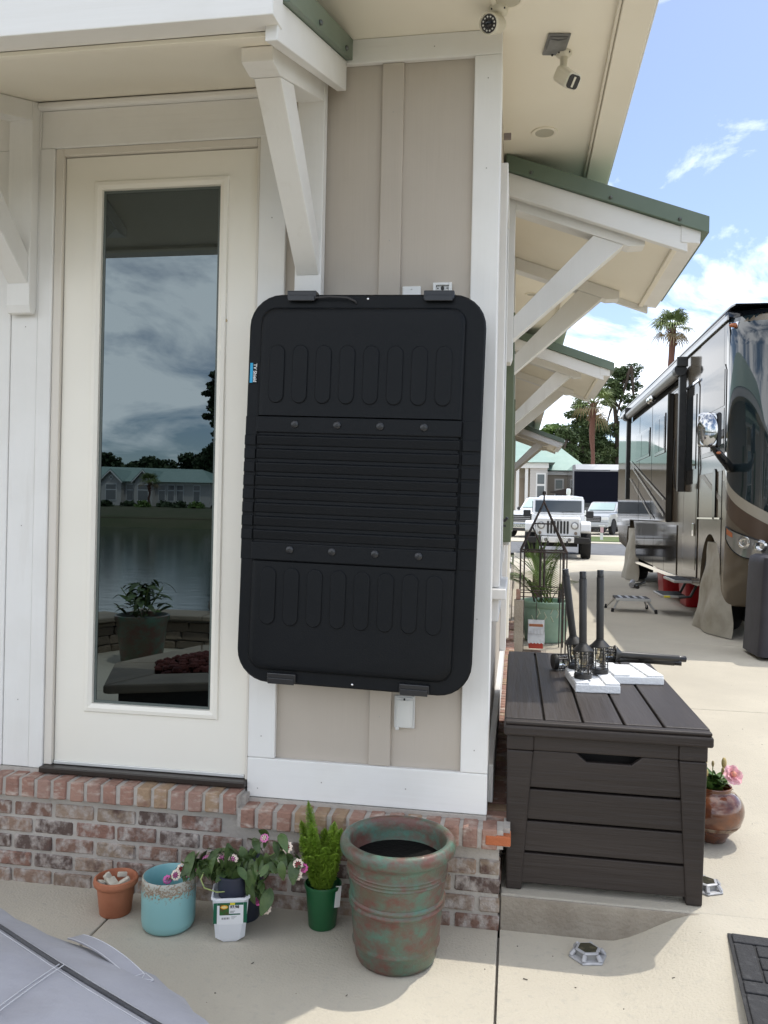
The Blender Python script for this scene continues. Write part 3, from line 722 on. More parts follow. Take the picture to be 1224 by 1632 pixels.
zb = [(0.150, 0.2585), (0.266, 0.3745), (0.382, 0.4905), (0.498, 0.632)]
B(bx0 + 0.03, bx1 - 0.03, by0 + 0.10, by1 - 0.035, 0.15, 0.66).build('inner_shell', M('box_inner', (0.008, 0.006, 0.005), 0.7), box)
for i, (a, b) in enumerate(zb):
    t0 = (a - bz) / 0.508; w0 = 0.062 + 0.03 * t0
    if i == 3:
        hx = (bx0 + bx1) / 2 + 0.015
        pts = [(bx0 + w0 - 0.004, a), (bx1 - w0 + 0.004, a), (bx1 - 0.098, b), (hx + 0.115, b), (hx + 0.078, b - 0.030), (hx - 0.078, b - 0.030), (hx - 0.115, b), (bx0 + 0.098, b)]
    else:
        t1 = (b - bz) / 0.508; w1 = 0.062 + 0.03 * t1
        pts = [(bx0 + w0 - 0.004, a), (bx1 - w0 + 0.004, a), (bx1 - w1 + 0.004, b), (bx0 + w1 - 0.004, b)]
    MB().prism(pts, 'y', by0 + 0.012, by0 + 0.034).build('front_board', brownplastic_h, box, bevel=0.004)
    for xa, xb in ((bx0 + 0.012, bx0 + 0.029), (bx1 - 0.029, bx1 - 0.012)):
        B(xa, xb, by0 + 0.09, by1 - 0.09, a, b).build('side_board', brownplastic, box, bevel=0.004)
    B(bx0 + 0.08, bx1 - 0.08, by1 - 0.034, by1 - 0.012, a, b).build('back_board', brownplastic_h, box, bevel=0.004)
B(bx0 + 0.097, bx1 - 0.097, by0 + 0.006, by0 + 0.04, 0.6335, 0.688).build('top_rail', brownplastic_h, box, bevel=0.005)
lid = MB().box(0.056, 0.776, -0.028, 1.485, 0.690, 0.728).build('lid', brownplastic_h, box, bevel=0.009, seg=3)
px = [0.060, 0.198, 0.336, 0.480, 0.616, 0.772]
for i in range(5):
    a, b = px[i] + (0.0045 if i else 0), px[i + 1] - (0.0045 if i < 4 else 0)
    B(a, b, 0.02, 1.462, 0.7285, 0.745).build('lid_plank', brownplastic, lid, bevel=0.004)
B(0.060, 0.772, -0.022, 0.0195, 0.7285, 0.742).build('lid_edge', brownplastic_h, lid, bevel=0.006)
B(0.060, 0.772, 1.4625, 1.482, 0.7285, 0.742).build('lid_edge', brownplastic_h, lid, bevel=0.006)

# foam packing blocks
def foamblock(label, c, sx, sy, h, rz):
    t = thing('foam_block', label, 'foam block', (c[0], c[1], 0.7455), 'foam blocks on the deck box lid', local=True)
    t.rotation_euler = (0, 0, R(rz))
    m = MB(); n = 10
    B(-sx / 2, sx / 2, -sy / 2, sy / 2, 0, h * 0.8).build('slab', foam, t, bevel=0.004)
    for i in range(4):
        a = -sy / 2 + sy * i / 4
        B(-sx / 2, -sx / 2 + sx * 0.33, a + 0.004, a + sy / 4 - 0.004, h * 0.8, h).build('ridge', foam, t, bevel=0.005)
        B(sx / 2 - sx * 0.33, sx / 2, a + 0.004, a + sy / 4 - 0.004, h * 0.8, h).build('ridge', foam, t, bevel=0.005)
    return t
foamblock('white foam block under two upright black lanterns, nearest', (0.425, 0.675), 0.185, 0.33, 0.042, 4)
foamblock('white foam block lying right behind the nearer one under fallen lantern poles', (0.615, 0.885), 0.22, 0.30, 0.042, 8)

# lantern stake lights
def lantern(label, loc, rot, name='path_lantern'):
    t = thing(name, label, 'lantern', loc, 'black lantern stake lights on the deck box', local=True)
    t.rotation_euler = rot
    MB().lathe([(0.036, 0), (0.038, 0.004), (0.038, 0.018), (0.034, 0.022)], 24).build('base_cap', black_metal, t, smooth=40)
    cg = MB()
    for z in (0.036, 0.060, 0.092, 0.108): cg.tube([(0.034 * math.cos(a), 0.034 * math.sin(a), z) for a in [2 * math.pi * i / 20 for i in range(21)]], 0.0016, 5)
    cgo = cg.build('cage_ring', black_metal, t, smooth=60)
    for i in range(6):
        a = 2 * math.pi * i / 6
        MB().tube([(0.034 * math.cos(a), 0.034 * math.sin(a), 0.02), (0.034 * math.cos(a), 0.034 * math.sin(a), 0.122)], 0.0026, 6).build('cage_bar', black_metal, t, smooth=60)
    MB().lathe([(0.026, 0.023), (0.026, 0.118)], 24, cap0=False, cap1=False).build('glass', lampglass, t, smooth=60)
    MB().lathe([(0.004, 0.118), (0.009, 0.105), (0.0095, 0.085), (0.012, 0.07), (0.010, 0.052), (0.003, 0.045)], 14).build('bulb', bulbm, t, smooth=60)
    MB().lathe([(0.043, 0.118), (0.043, 0.122), (0.018, 0.148), (0.0175, 0.152)], 28).build('roof_cone', black_metal, t, smooth=30)
    MB().lathe([(0.0165, 0.1525), (0.0165, 0.425), (0.0155, 0.427)], 18).build('pole', black_metal, t, smooth=40)
    MB().lathe([(0.0145, 0.4275), (0.0145, 0.457), (0.0135, 0.459)], 18).build('pole_plug', M('black_plug', (0.012, 0.012, 0.014), 0.25), t, smooth=40)
    return t
lantern('upright black lantern in front on the foam block, nearest of three upright', (0.382, 0.60, 0.788), (0, R(-1.2), 0.2))
lantern('upright black lantern on right edge of the foam block, rightmost upright one', (0.466, 0.735, 0.788), (0, R(-1.5), 0.9))
lantern('tilted black lantern leaning left behind the two upright ones', (0.372, 0.82, 0.788), (0, R(-8.5), 0.4))
lantern('fallen black lantern lying across the lid with its round cap at left', (0.272, 0.985, 0.784), (0, R(88.0), R(17)))
lantern('fallen black lantern whose pole points far right off the lid', (0.45, 1.06, 0.825), (0, R(92.5), R(6)))
lantern('fallen black lantern mostly hidden at the back of the lid', (0.44, 1.21, 0.784), (0, R(89.5), R(-14)))

# ================================================================== POTS AND PLANTS ALONG THE BRICK
def xyz(x, y, z=0): return (x, y, z)
# terracotta pot and chips
tp = thing('terracotta_pot', 'small terracotta pot filled with stone chips, leftmost pot', 'plant pot', (-1.335, -0.205, 0))
MB().lathe([(0.054, 0.001), (0.056, 0.003), (0.0665, 0.100), (0.0735, 0.103), (0.078, 0.108), (0.080, 0.118), (0.077, 0.128), (0.070, 0.131), (0.067, 0.126), (0.063, 0.07), (0.0, 0.07)], 36, -1.335, -0.205, True, False).build('pot', terracotta, tp, smooth=50)
for i, (dx, dy, dz, a, b, c, sx, sy, sz) in enumerate(((-0.028, 0.0, 0.118, 20, 60, 15, .045, .026, .018), (0.0, -0.022, 0.114, 5, 30, -30, .048, .034, .016), (0.035, -0.005, 0.118, 10, -28, 30, .042, .018, .016),
                                                       (0.012, 0.024, 0.128, 80, 10, 40, .034, .018, .016), (-0.042, -0.02, 0.112, 0, 20, 60, .034, .026, .016), (0.03, -0.034, 0.108, 15, -10, 10, .04, .016, .014))):
    st = B(-sx / 2, sx / 2, -sy / 2, sy / 2, -sz / 2, sz / 2)
    st.xf(Matrix.Translation((-1.335 + dx, -0.205 + dy, dz)) @ Euler((R(a), R(b), R(c))).to_matrix().to_4x4())
    so = st.build('stone_chip', stonebits, None, bevel=0.004)
    tag(so, ['pale stone chip leaning upright at left of the terracotta pot', 'square pale stone chip in front, lying flat in the terracotta pot', 'slim pale stone chip at right of the terracotta pot', 'pale stone chip standing tallest at the back of the terracotta pot', 'pale stone chip at the far left rim of the terracotta pot', 'thin pale stone chip at the front right rim of the terracotta pot'][i], 'stone', 'pale stone chips in the terracotta pot')
# turquoise pot
tq = thing('turquoise_pot', 'empty turquoise glazed pot with speckled brown rim', 'plant pot', (-1.107, -0.255, 0))
spk = bpy.data.materials.new('turquoise_speckled'); spk.use_nodes = True
t_ = spk.node_tree; b_ = t_.nodes['Principled BSDF']; b_.inputs['Roughness'].default_value = 0.35
tc_ = t_.nodes.new('ShaderNodeTexCoord'); sx_ = t_.nodes.new('ShaderNodeSeparateXYZ'); t_.links.new(tc_.outputs['Object'], sx_.inputs[0])
n_ = t_.nodes.new('ShaderNodeTexNoise'); n_.inputs['Scale'].default_value = 120; n_.inputs['Detail'].default_value = 4; t_.links.new(tc_.outputs['Object'], n_.inputs['Vector'])
mr_ = t_.nodes.new('ShaderNodeMapRange'); mr_.inputs[1].default_value = 0.105; mr_.inputs[2].default_value = 0.165; mr_.inputs[3].default_value = -0.32; mr_.inputs[4].default_value = 0.16; t_.links.new(sx_.outputs[2], mr_.inputs[0])
ad_ = t_.nodes.new('ShaderNodeMath'); ad_.operation = 'ADD'; t_.links.new(n_.outputs['Fac'], ad_.inputs[0]); t_.links.new(mr_.outputs[0], ad_.inputs[1])
rp_ = t_.nodes.new('ShaderNodeValToRGB'); rp_.color_ramp.elements[0].position = 0.41; rp_.color_ramp.elements[0].color = (0.26, 0.50, 0.50, 1)
rp_.color_ramp.elements[1].position = 0.52; rp_.color_ramp.elements[1].color = (0.30, 0.20, 0.12, 1)
e_ = rp_.color_ramp.elements.new(0.60); e_.color = (0.26, 0.20, 0.15, 1); e_ = rp_.color_ramp.elements.new(0.64); e_.color = (0.42, 0.42, 0.36, 1)
t_.links.new(ad_.outputs[0], rp_.inputs[0]); t_.links.new(rp_.outputs[0], b_.inputs['Base Color'])
MB().lathe([(0.074, 0.001), (0.083, 0.004), (0.090, 0.014), (0.0935, 0.035), (0.0945, 0.13), (0.0935, 0.168), (0.092, 0.181), (0.089, 0.183)], 48, -1.107, -0.255, True, False).build('pot', spk, tq, smooth=60)
MB().lathe([(0.0888, 0.1828), (0.085, 0.179), (0.084, 0.10), (0.08, 0.03), (0.0, 0.03)], 48, -1.107, -0.255, False, False).build('inner_glaze', turq, tq, smooth=60)

# lantana in a white nursery pot, dark pot behind
wp = thing('lantana_pot', 'white price-labelled nursery pot with drooping pink lantana', 'potted plant', (-0.868, -0.275, 0))
cx, cy = -0.868, -0.275
def sqring(w, c, z):
    h = w / 2; ca, sa = math.cos(R(17)), math.sin(R(17))
    return [(cx + p[0] * ca - p[1] * sa, cy + p[0] * sa + p[1] * ca, z) for p in ((h - c, -h), (h, -h + c), (h, h - c), (h - c, h), (-h + c, h), (-h, h - c), (-h, -h + c), (-h + c, -h))]
MB().loft([sqring(0.086, 0.022, 0.001), sqring(0.1, 0.016, 0.012), sqring(0.122, 0.014, 0.15), sqring(0.131, 0.014, 0.151), sqring(0.131, 0.014, 0.158), sqring(0.12, 0.012, 0.158), sqring(0.116, 0.012, 0.135)], True, True).build('pot', nursery_white, wp, smooth=30)
# printed label wrap on the front face
def wpf(u, z):  # point on front face
    w = 0.1 + 0.022 * (z - 0.012) / 0.138; v_ = -w / 2 - 0.0006; ca, sa = math.cos(R(17)), math.sin(R(17)); return (cx + u * ca - v_ * sa, cy + u * sa + v_ * ca, z)
def facequad(u0, u1, z0, z1, off, name, mat, parent):
    m = MB(); m.add([Vector(wpf(u0, z0)) + Vector((0.29 * off, -0.956 * off, 0)), Vector(wpf(u1, z0)) + Vector((0.29 * off, -0.956 * off, 0)), Vector(wpf(u1, z1)) + Vector((0.29 * off, -0.956 * off, 0)), Vector(wpf(u0, z1)) + Vector((0.29 * off, -0.956 * off, 0))], [(0, 1, 2, 3)])
    return m.build(name, mat, parent, recalc=False)
lab = facequad(-0.044, 0.044, 0.065, 0.143, 0.0002, 'printed_label', M('label_white', (0.80, 0.81, 0.82), 0.5), wp)
gp = M('label_green', (0.005, 0.11, 0.055), 0.5)
facequad(-0.044, 0.044, 0.134, 0.143, 0.0005, 'green_band', gp, lab)
facequad(-0.034, 0.034, 0.099, 0.104, 0.0005, 'green_band', gp, lab)
facequad(-0.0565, -0.0445, 0.07, 0.143, 0.0005, 'green_side', gp, lab)
facequad(0.0445, 0.0565, 0.07, 0.143, 0.0005, 'green_side', gp, lab)
facequad(-0.036, -0.004, 0.1, 0.139, 0.0008, 'picture_panel', M('label_dark', (0.075, 0.06, 0.02), 0.5, var=((0.02, 0.12, 0.02), 60, 0.4, 0.6, 3)), lab)
hx = MB(); hexp = [(-0.0335, 0.128), (-0.029, 0.1335), (-0.02, 0.1355), (-0.011, 0.1335), (-0.0065, 0.128), (-0.011, 0.1225), (-0.02, 0.1205), (-0.029, 0.1225)]
hx.add([Vector(wpf(u, z)) + Vector((0, -0.0011, 0)) for u, z in hexp], [tuple(range(8))]); hx.build('emblem', M('label_orange', (0.78, 0.36, 0.02), 0.5), lab, recalc=False)
hx = MB(); hx.add([Vector(wpf(-0.02 + (u + 0.02) * 0.75, 0.128 + (z - 0.128) * 0.55)) + Vector((0, -0.0014, 0)) for u, z in hexp], [tuple(range(8))]); hx.build('emblem', M('label_cream', (0.8, 0.68, 0.3), 0.5), lab, recalc=False)
facequad(-0.001, 0.016, 0.135, 0.1425, 0.0009, 'yellow_tab', M('label_yellow', (0.75, 0.65, 0.05), 0.5), lab)
textmesh('$7.98', 0.0135, black_print, lab, Matrix.Translation(Vector(wpf(0.0145, 0.1275)) + Vector((0.0004, -0.0012, 0))) @ Matrix.Rotation(R(17), 4, 'Z') @ Matrix.Rotation(R(90 + 4), 4, 'X'), bold=0.0003)
for k in range(9): facequad(-0.028 + k * 0.003, -0.028 + k * 0.003 + (0.0012 if k % 3 else 0.002), 0.084, 0.091, 0.0006, 'barcode_bar', black_print, lab)
for k, (a, b) in enumerate(((0.0, 0.016), (0.0, 0.012))): facequad(a, b, 0.112 - k * 0.004, 0.1135 - k * 0.004, 0.0006, 'small_print', black_print, lab)
for k in range(3): facequad(0.004, 0.022 - k * 0.004, 0.093 - k * 0.004, 0.0943 - k * 0.004, 0.0006, 'small_print', M('grey_print', (0.3, 0.3, 0.3), 0.6), lab)
dp = thing('dark_nursery_pot', 'dark blue black nursery pot half hidden behind the lantana', 'plant pot', (-0.87, -0.135, 0))
MB().lathe([(0.058, 0.001), (0.06, 0.004), (0.074, 0.19), (0.079, 0.192), (0.079, 0.203), (0.073, 0.205), (0.07, 0.18), (0, 0.175)], 28, -0.87, -0.138, True, False).build('pot', nursery_black, dp, smooth=40)
lx = thing('dark_inner_sleeve', 'dark plastic sleeve sticking up inside the white nursery pot', 'sleeve', (-0.868, -0.265, 0.15))
cy0 = cy
MB().lathe([(0.047, 0.14), (0.052, 0.205), (0.0545, 0.206), (0.0545, 0.213), (0.050, 0.214), (0.044, 0.15)], 26, -0.868, -0.265, False, False).build('wall', nursery_black, lx, smooth=40)
MB().lathe([(0.0, 0.193), (0.049, 0.190)], 22, -0.868, -0.265, False, False).build('soil', potsoil, lx)

def leafmesh(L, Wd, parent, mat, bend=0.35, name='leaf'):
    m = MB(); n = 5
    for i in range(n + 1):
        t = i / n; w = Wd * math.sin(math.pi * min(1, t * 0.93 + 0.04)) ** 0.8; z = -bend * L * t * t; x = L * t
        m.v += [Vector((x, -w / 2, z + 0.12 * w)), Vector((x, 0, z)), Vector((x, w / 2, z + 0.12 * w))]
    for i in range(n):
        a = i * 3; m.f += [(a, a + 1, a + 4, a + 3), (a + 1, a + 2, a + 5, a + 4)]
    ob = m.build(name, mat, None, smooth=180, recalc=False)
    ob.location = (0, 0, 0); ob.parent = parent
    ORG[ob.name] = Vector((0, 0, 0))
    # rebase vertices to stem end
    mn = min(v.co.x for v in ob.data.vertices); cz = max(v.co.z for v in ob.data.vertices)
    return ob
def rebase(ob, L, bend):
    pass
lp = [leafmesh(l, w, wp, leafm, b) for l, w, b in ((0.06, 0.034, 0.5), (0.05, 0.028, 0.3), (0.042, 0.026, 0.8))]
lpused = set()
def putleaf(lst, parent, p, yaw, pitch, s, roll=0.0):
    pr_ = rnd.choice(lst)
    rot = (roll, pitch, yaw)
    if pr_.name not in lpused:
        lpused.add(pr_.name); pr_.location = Vector(p) - org(parent); pr_.rotation_euler = rot; pr_.scale = (s, s, s); return pr_
    return inst(pr_, parent, p, rot, (s, s, s))
def floret_cluster(c, r, n, mat_o, mat_i, parent, facing, seed):
    rr = random.Random(seed); m1 = MB(); f = Vector(facing).normalized()
    a = f.cross(Vector((0, 0, 1))); a = a.normalized() if a.length > .1 else Vector((1, 0, 0)); b = a.cross(f)
    for i in range(n):
        t = 2 * math.pi * i / n; d = (a * math.cos(t) + b * math.sin(t)) * r + f * r * 0.25
        p = Vector(c) + d
        pn = (d.normalized() + f * 1.2).normalized(); ea = pn.cross(f).normalized() if pn.cross(f).length > .01 else a; eb = ea.cross(pn)
        s = r * 0.46
        k = len(m1.v)
        m1.v.append(p + pn * s * 0.2)
        for j in range(8):
            q_ = 2 * math.pi * j / 8; rad = s * (1.0 if j % 2 == 0 else 0.72)
            m1.v.append(p + (ea * math.cos(q_) + eb * math.sin(q_)) * rad - pn * s * 0.15)
        m1.f += [(k, k + 1 + j, k + 1 + (j + 1) % 8) for j in range(8)]
    fl = m1.build('flower', mat_o, parent, recalc=False)
    m2 = MB()
    for i in range(7):
        t = 2 * math.pi * i / 6; d = (a * math.cos(t) + b * math.sin(t)) * r * (0.45 if i < 6 else 0) + f * r * 0.42
        m2.ball(Vector(c) + d, r * 0.2, 6, 4)
    m2.build('bud_centre', mat_i, fl, smooth=180)
    return fl
# flower heads at measured spots (px -> world on y about -0.27), each on its stem
flowers = [(-1.10, -.285, .176, magp, magp), (-1.049, -.28, .216, creamp, redc), (-1.068, -.285, .195, creamp, magp), (-1.026, -.28, .203, magp, magp), (-.985, -.28, .222, pinkp, magp), (-.964, -.27, .252, pinkp, pinkp),
           (-.900, -.285, .270, creamp, pinkp), (-.861, -.285, .268, creamp, pinkp), (-.754, -.27, .346, pinkp, creamp), (-.766, -.29, .247, creamp, redc), (-.671, -.27, .322, creamp, redc),
           (-.630, -.28, .270, creamp, redc), (-.631, -.285, .238, creamp, redc), (-.612, -.27, .255, magp, magp), (-.743, -.28, .147, creamp, redc), (-.738, -.285, .111, creamp, redc), (-.768, -.28, .131, magp, magp)]
fl_done = []
for i, (x, y, z, m1, m2) in enumerate(flowers):
    r = 0.0155 if m1 is creamp else 0.0125
    floret_cluster((x, y, z), r, 9, m1, m2, wp, (0.1 + rnd.uniform(-.3, .3), -1, 0.55 + rnd.uniform(-.3, .3)), i)
    st = Vector((cx + rnd.uniform(-.035, .035), cy + 0.01 + rnd.uniform(-.03, .02), 0.19)); e = Vector((x, y + 0.006, z - 0.006))
    mid = st.lerp(e, 0.55) + Vector((0, 0, 0.035 if z > 0.15 else 0.085))
    pts = [st.lerp(mid, t).lerp(mid.lerp(e, t), t) for t in (0, .2, .4, .6, .8, 1)]
    MB().tube(pts, 0.0018, 5).build('stem', stemm, wp, smooth=60)
    for k in range(9):
        t = 0.12 + 0.82 * k / 8; p = st.lerp(mid, t).lerp(mid.lerp(e, t), t)
        out = (e - st); yaw = math.atan2(out.y, out.x) + rnd.choice((-1, 1)) * rnd.uniform(0.3, 1.7)
        putleaf(lp, wp, p, yaw, rnd.uniform(-0.2, 1.25), rnd.uniform(0.8, 1.35), rnd.uniform(-.5, .5))
for k in range(48):
    a = rnd.uniform(0, 6.28); p = Vector((cx + rnd.uniform(-.11, .13), cy + rnd.uniform(-.05, .05), rnd.uniform(0.185, 0.26)))
    putleaf(lp, wp, p, a, rnd.uniform(-0.4, 1.1), rnd.uniform(0.7, 1.15), rnd.uniform(-.5, .5))
MB().tube([(-0.868, -0.30, 0.165), (-0.90, -0.33, 0.172), (-0.94, -0.345, 0.19), (-0.955, -0.34, 0.215), (-0.95, -0.33, 0.235)], 0.0022, 5).build('stem', M('pale_stem', (0.33, 0.40, 0.14), 0.6), wp, smooth=60)

# foxtail fern in a green nursery pot
fp = thing('foxtail_fern', 'bright green foxtail fern in a dark green nursery pot', 'potted plant', (-0.572, -0.145, 0))
MB().lathe([(0.047, 0.001), (0.049, 0.004), (0.062, 0.14), (0.066, 0.141), (0.067, 0.152), (0.063, 0.155), (0.06, 0.13), (0, 0.13)], 30, -0.572, -0.145, True, False).build('pot', nursery_green, fp, smooth=40)
tg = MB().box(-0.014, 0.014, -0.0008, 0.0008, -0.035, 0.035).xf(Matrix.Translation((-0.512, -0.175, 0.122)) @ Euler((R(-8), R(12), R(48))).to_matrix().to_4x4()).build('plant_tag', plate_white, fp)
MB().box(-0.0145, -0.011, -0.0011, 0.0011, -0.035, 0.035).xf(Matrix.Translation((-0.512, -0.175, 0.122)) @ Euler((R(-8), R(12), R(48))).to_matrix().to_4x4()).build('tag_stripe', gp, tg)
plumes = [(-0.602, -0.15, -0.03, 0.0, 0.445, .022), (-0.615, -0.165, -0.03, -0.02, 0.33, .026), (-0.585, -0.165, -0.025, -0.02, 0.375, .026), (-0.57, -0.17, 0.015, -0.02, 0.30, .026), (-0.55, -0.14, 0.015, 0.0, 0.375, .025),
          (-0.54, -0.15, 0.035, -0.01, 0.36, .026), (-0.62, -0.13, -0.045, 0.01, 0.36, .024), (-0.545, -0.17, 0.03, -0.02, 0.28, .026), (-0.60, -0.18, -0.01, -0.03, 0.27, .024), (-0.575, -0.13, 0.0, 0.01, 0.34, .026)]
for i, (x, y, dx, dy, zt, rr_) in enumerate(plumes):
    r2 = random.Random(100 + i); m = MB(); p0 = Vector((x * .4 + -0.572 * .6, y * .4 - 0.145 * .6, 0.135)); p1 = Vector((x + dx, y + dy, zt))
    nn = int(1500)
    for k in range(nn):
        t = (k + r2.random()) / nn; p = p0.lerp(p1, t) + Vector((0, 0, 0))
        rad = rr_ * (0.35 + 0.75 * math.sin(math.pi * min(1, 0.12 + 0.86 * t)) ** 0.8) * (1 if t < .9 else (1 - t) * 9 + .1)
        a = r2.uniform(0, 6.283); d = Vector((math.cos(a), math.sin(a), 0.35 + r2.uniform(-.5, .6))).normalized()
        q1 = p + d * rad; sd_ = d.cross(Vector((0, 0, 1))).normalized() * 0.0015
        b0 = len(m.v); m.v += [p - sd_ * .5, p + sd_ * .5, q1 + sd_, q1 - sd_]; m.f.append((b0, b0 + 1, b0 + 2, b0 + 3))
    m.build('plume', fernm, fp, recalc=False)

# big copper patina pot
bpx, bpy_ = -0.284, -0.290
cp = thing('copper_planter', 'large round green and copper patina planter with banded sides, empty', 'planter', (bpx, bpy_, 0))
prof = [(0.128, 0.001), (0.138, 0.004), (0.146, 0.018), (0.151, 0.05), (0.1535, 0.055), (0.1575, 0.060), (0.1585, 0.066), (0.1555, 0.071), (0.156, 0.078), (0.163, 0.145),
        (0.1645, 0.178), (0.1675, 0.181), (0.1735, 0.187), (0.1735, 0.192), (0.1685, 0.197), (0.1685, 0.199), (0.1745, 0.204), (0.1745, 0.210), (0.1685, 0.215), (0.17, 0.222), (0.176, 0.272),
        (0.1775, 0.275), (0.181, 0.279), (0.178, 0.284), (0.1785, 0.286), (0.182, 0.290), (0.179, 0.295), (0.1795, 0.297), (0.183, 0.301), (0.180, 0.306), (0.183, 0.328), (0.188, 0.340),
        (0.200, 0.347), (0.208, 0.356), (0.2105, 0.368), (0.208, 0.381), (0.200, 0.390), (0.189, 0.393), (0.179, 0.389), (0.174, 0.379), (0.170, 0.352), (0.167, 0.318), (0.16, 0.308)]
prof = [(r_ * .925, z_ * 1.03) for r_, z_ in prof]
MB().lathe(prof, 72, bpx, bpy_, True, False).build('pot', patina, cp, smooth=50)
MB().lathe([(0.154, 0.327), (0.0, 0.327)], 48, bpx, bpy_, False, False).build('dark_water', M('dark_water', (0.004, 0.004, 0.004), 0.7, spec=.12, bump=(40, 0.4, 3)), cp)

# flower vase right of the deck box
vs = thing('flower_vase', 'round brown glazed vase planted with pink lisianthus behind the deck box', 'potted plant', (0.93, 0.64, 0.124))
brownglaze = M('brown_glaze', (0.095, 0.028, 0.012), 0.16, var=((0.20, 0.065, 0.022), 9, 0.42, 0.62, 5), var2=((0.045, 0.022, 0.02), 6, 0.5, 0.7, 4), coat=0.6)
vprof = [(0.050, 0.125), (0.056, 0.128), (0.064, 0.148), (0.085, 0.172), (0.1025, 0.192), (0.104, 0.194), (0.1105, 0.202), (0.112, 0.204), (0.119, 0.218), (0.127, 0.245), (0.128, 0.262), (0.1245, 0.285), (0.113, 0.308), (0.092, 0.328), (0.076, 0.337), (0.0755, 0.345), (0.0785, 0.352), (0.076, 0.357), (0.070, 0.356), (0.068, 0.33), (0.0, 0.33)]
MB().lathe(vprof, 48, 0.93, 0.64, True, False).build('vase', brownglaze, vs, smooth=60)
for z, r in ((0.192, 0.1025), (0.204, 0.1122), (0.198, 0.107)):
    MB().lathe([(r + .0002, z - .002), (r + 0.0022, z), (r + .0018, z + .002)], 48, 0.93, 0.64, False, False).build('glaze_ring', M('ash_glaze', (0.25, 0.19, 0.13), 0.4, var=((0.10, 0.04, 0.02), 30, 0.45, 0.6, 4)), vs, smooth=60)
vl = [leafmesh(l, w, vs, M('lisianthus_leaf', (0.075, 0.15, 0.03), 0.45, rand=0.3), b) for l, w, b in ((0.065, 0.03, 0.3), (0.05, 0.026, 0.1))]
for k in range(70):
    a = rnd.uniform(0, 6.28); rr_ = rnd.uniform(0.0, 0.06)
    putleaf(vl, vs, (0.93 + rr_ * math.cos(a), 0.64 + rr_ * math.sin(a), 0.335 + rnd.uniform(0, 0.05)), a + rnd.uniform(-.6, .6), rnd.uniform(-1.3, 0.1), rnd.uniform(0.8, 1.4), rnd.uniform(-.4, .4))
def rose(c, r, seed):
    rr = random.Random(seed); m = MB(); f = Vector((0.25, -0.8, 0.55)).normalized(); a = f.cross(Vector((0, 0, 1))).normalized(); b = a.cross(f)
    for ring_, (n, rad, lift) in enumerate(((6, 1.0, 0.15), (5, 0.75, 0.4), (4, 0.45, 0.6))):
        for i in range(n):
            t = 2 * math.pi * (i + 0.5 * ring_) / n + rr.uniform(-.15, .15); d = a * math.cos(t) + b * math.sin(t); s = d.cross(f)
            def pt(u, v):
                w = math.sin(math.pi * (0.15 + 0.75 * v)) * 0.62 * rad * r
                return Vector(c) + d * (v * rad * r) + s * ((u - .5) * 2 * w) + f * (lift * r * v * v + 0.12 * r * math.sin(u * 9 + seed) * v)
            m.grid(pt, 4, 4)
    return m
fl = rose((0.992, 0.57, 0.424), 0.042, 3).build('flower', rosep, vs, smooth=180, recalc=False)
MB().ball((0.993, 0.56, 0.432), 0.012, 8, 6).build('flower_centre', M('peach_centre', (0.62, 0.26, 0.18), 0.6), fl, smooth=180)
for (x, y, z, h) in ((0.897, 0.63, 0.462, .022), (0.925, 0.62, 0.452, .014), (0.972, 0.63, 0.455, .026), (0.897, 0.60, 0.418, .016), (0.96, 0.60, 0.43, .016)):
    MB().ball((x, y, z), h * .55, 10, 7, .75, .75, 1.7).build('bud', M('pale_bud', (0.42, 0.33, 0.14), 0.6, rand=0.4), vs, smooth=180)
    MB().tube([(0.93 + (x - .93) * .4, 0.64, 0.34), (x, y, z - h * .7)], 0.002, 5).build('stem', stemm, vs, smooth=60)

# solar ground lights
def disc(label, x, y, rz):
    z = gz(x, y) if y < -0.04 else 0.1245
    t = thing('solar_ground_light', label, 'ground light', (x, y, z + 0.0005), 'silver solar ground lights', local=True); t.rotation_euler = (0, 0, R(rz))
    hexr = lambda r, z: [(r * math.cos(R(60 * i)), r * math.sin(R(60 * i)), z) for i in range(6)]
    m = MB(); m.loft([hexr(0.064, 0), hexr(0.066, 0.004), hexr(0.060, 0.008), hexr(0.052, 0.008)], True, True); m.build('base_ring', silver, t, bevel=0.003)
    m = MB(); m.loft([hexr(0.040, 0.0235), hexr(0.044, 0.0235), hexr(0.045, 0.027), hexr(0.038, 0.030)], True, True); m.build('top_frame', silver, t, bevel=0.002)
    for i in range(6):
        a = R(60 * i); m = MB()
        m.tube([(0.057 * math.cos(a), 0.057 * math.sin(a), 0.008), (0.044 * math.cos(a), 0.044 * math.sin(a), 0.024)], [0.0085, 0.0075], 6); m.build('leg', silver, t, smooth=40)
    m = MB(); m.loft([hexr(0.041, 0.0082), hexr(0.039, 0.0233)], True, True); m.build('light_core', M('dim_lens', (0.28, 0.28, 0.27), 0.3), t)
    m = MB(); m.loft([hexr(0.034, 0.0302), hexr(0.033, 0.0312)], True, True); m.build('solar_panel', solar, t)
disc('silver hexagonal solar light in the shade in front of the kerb', 0.352, -0.165, 12)
disc('silver hexagonal solar light in the sun beside the deck box leg', 0.80, 0.16, 25)

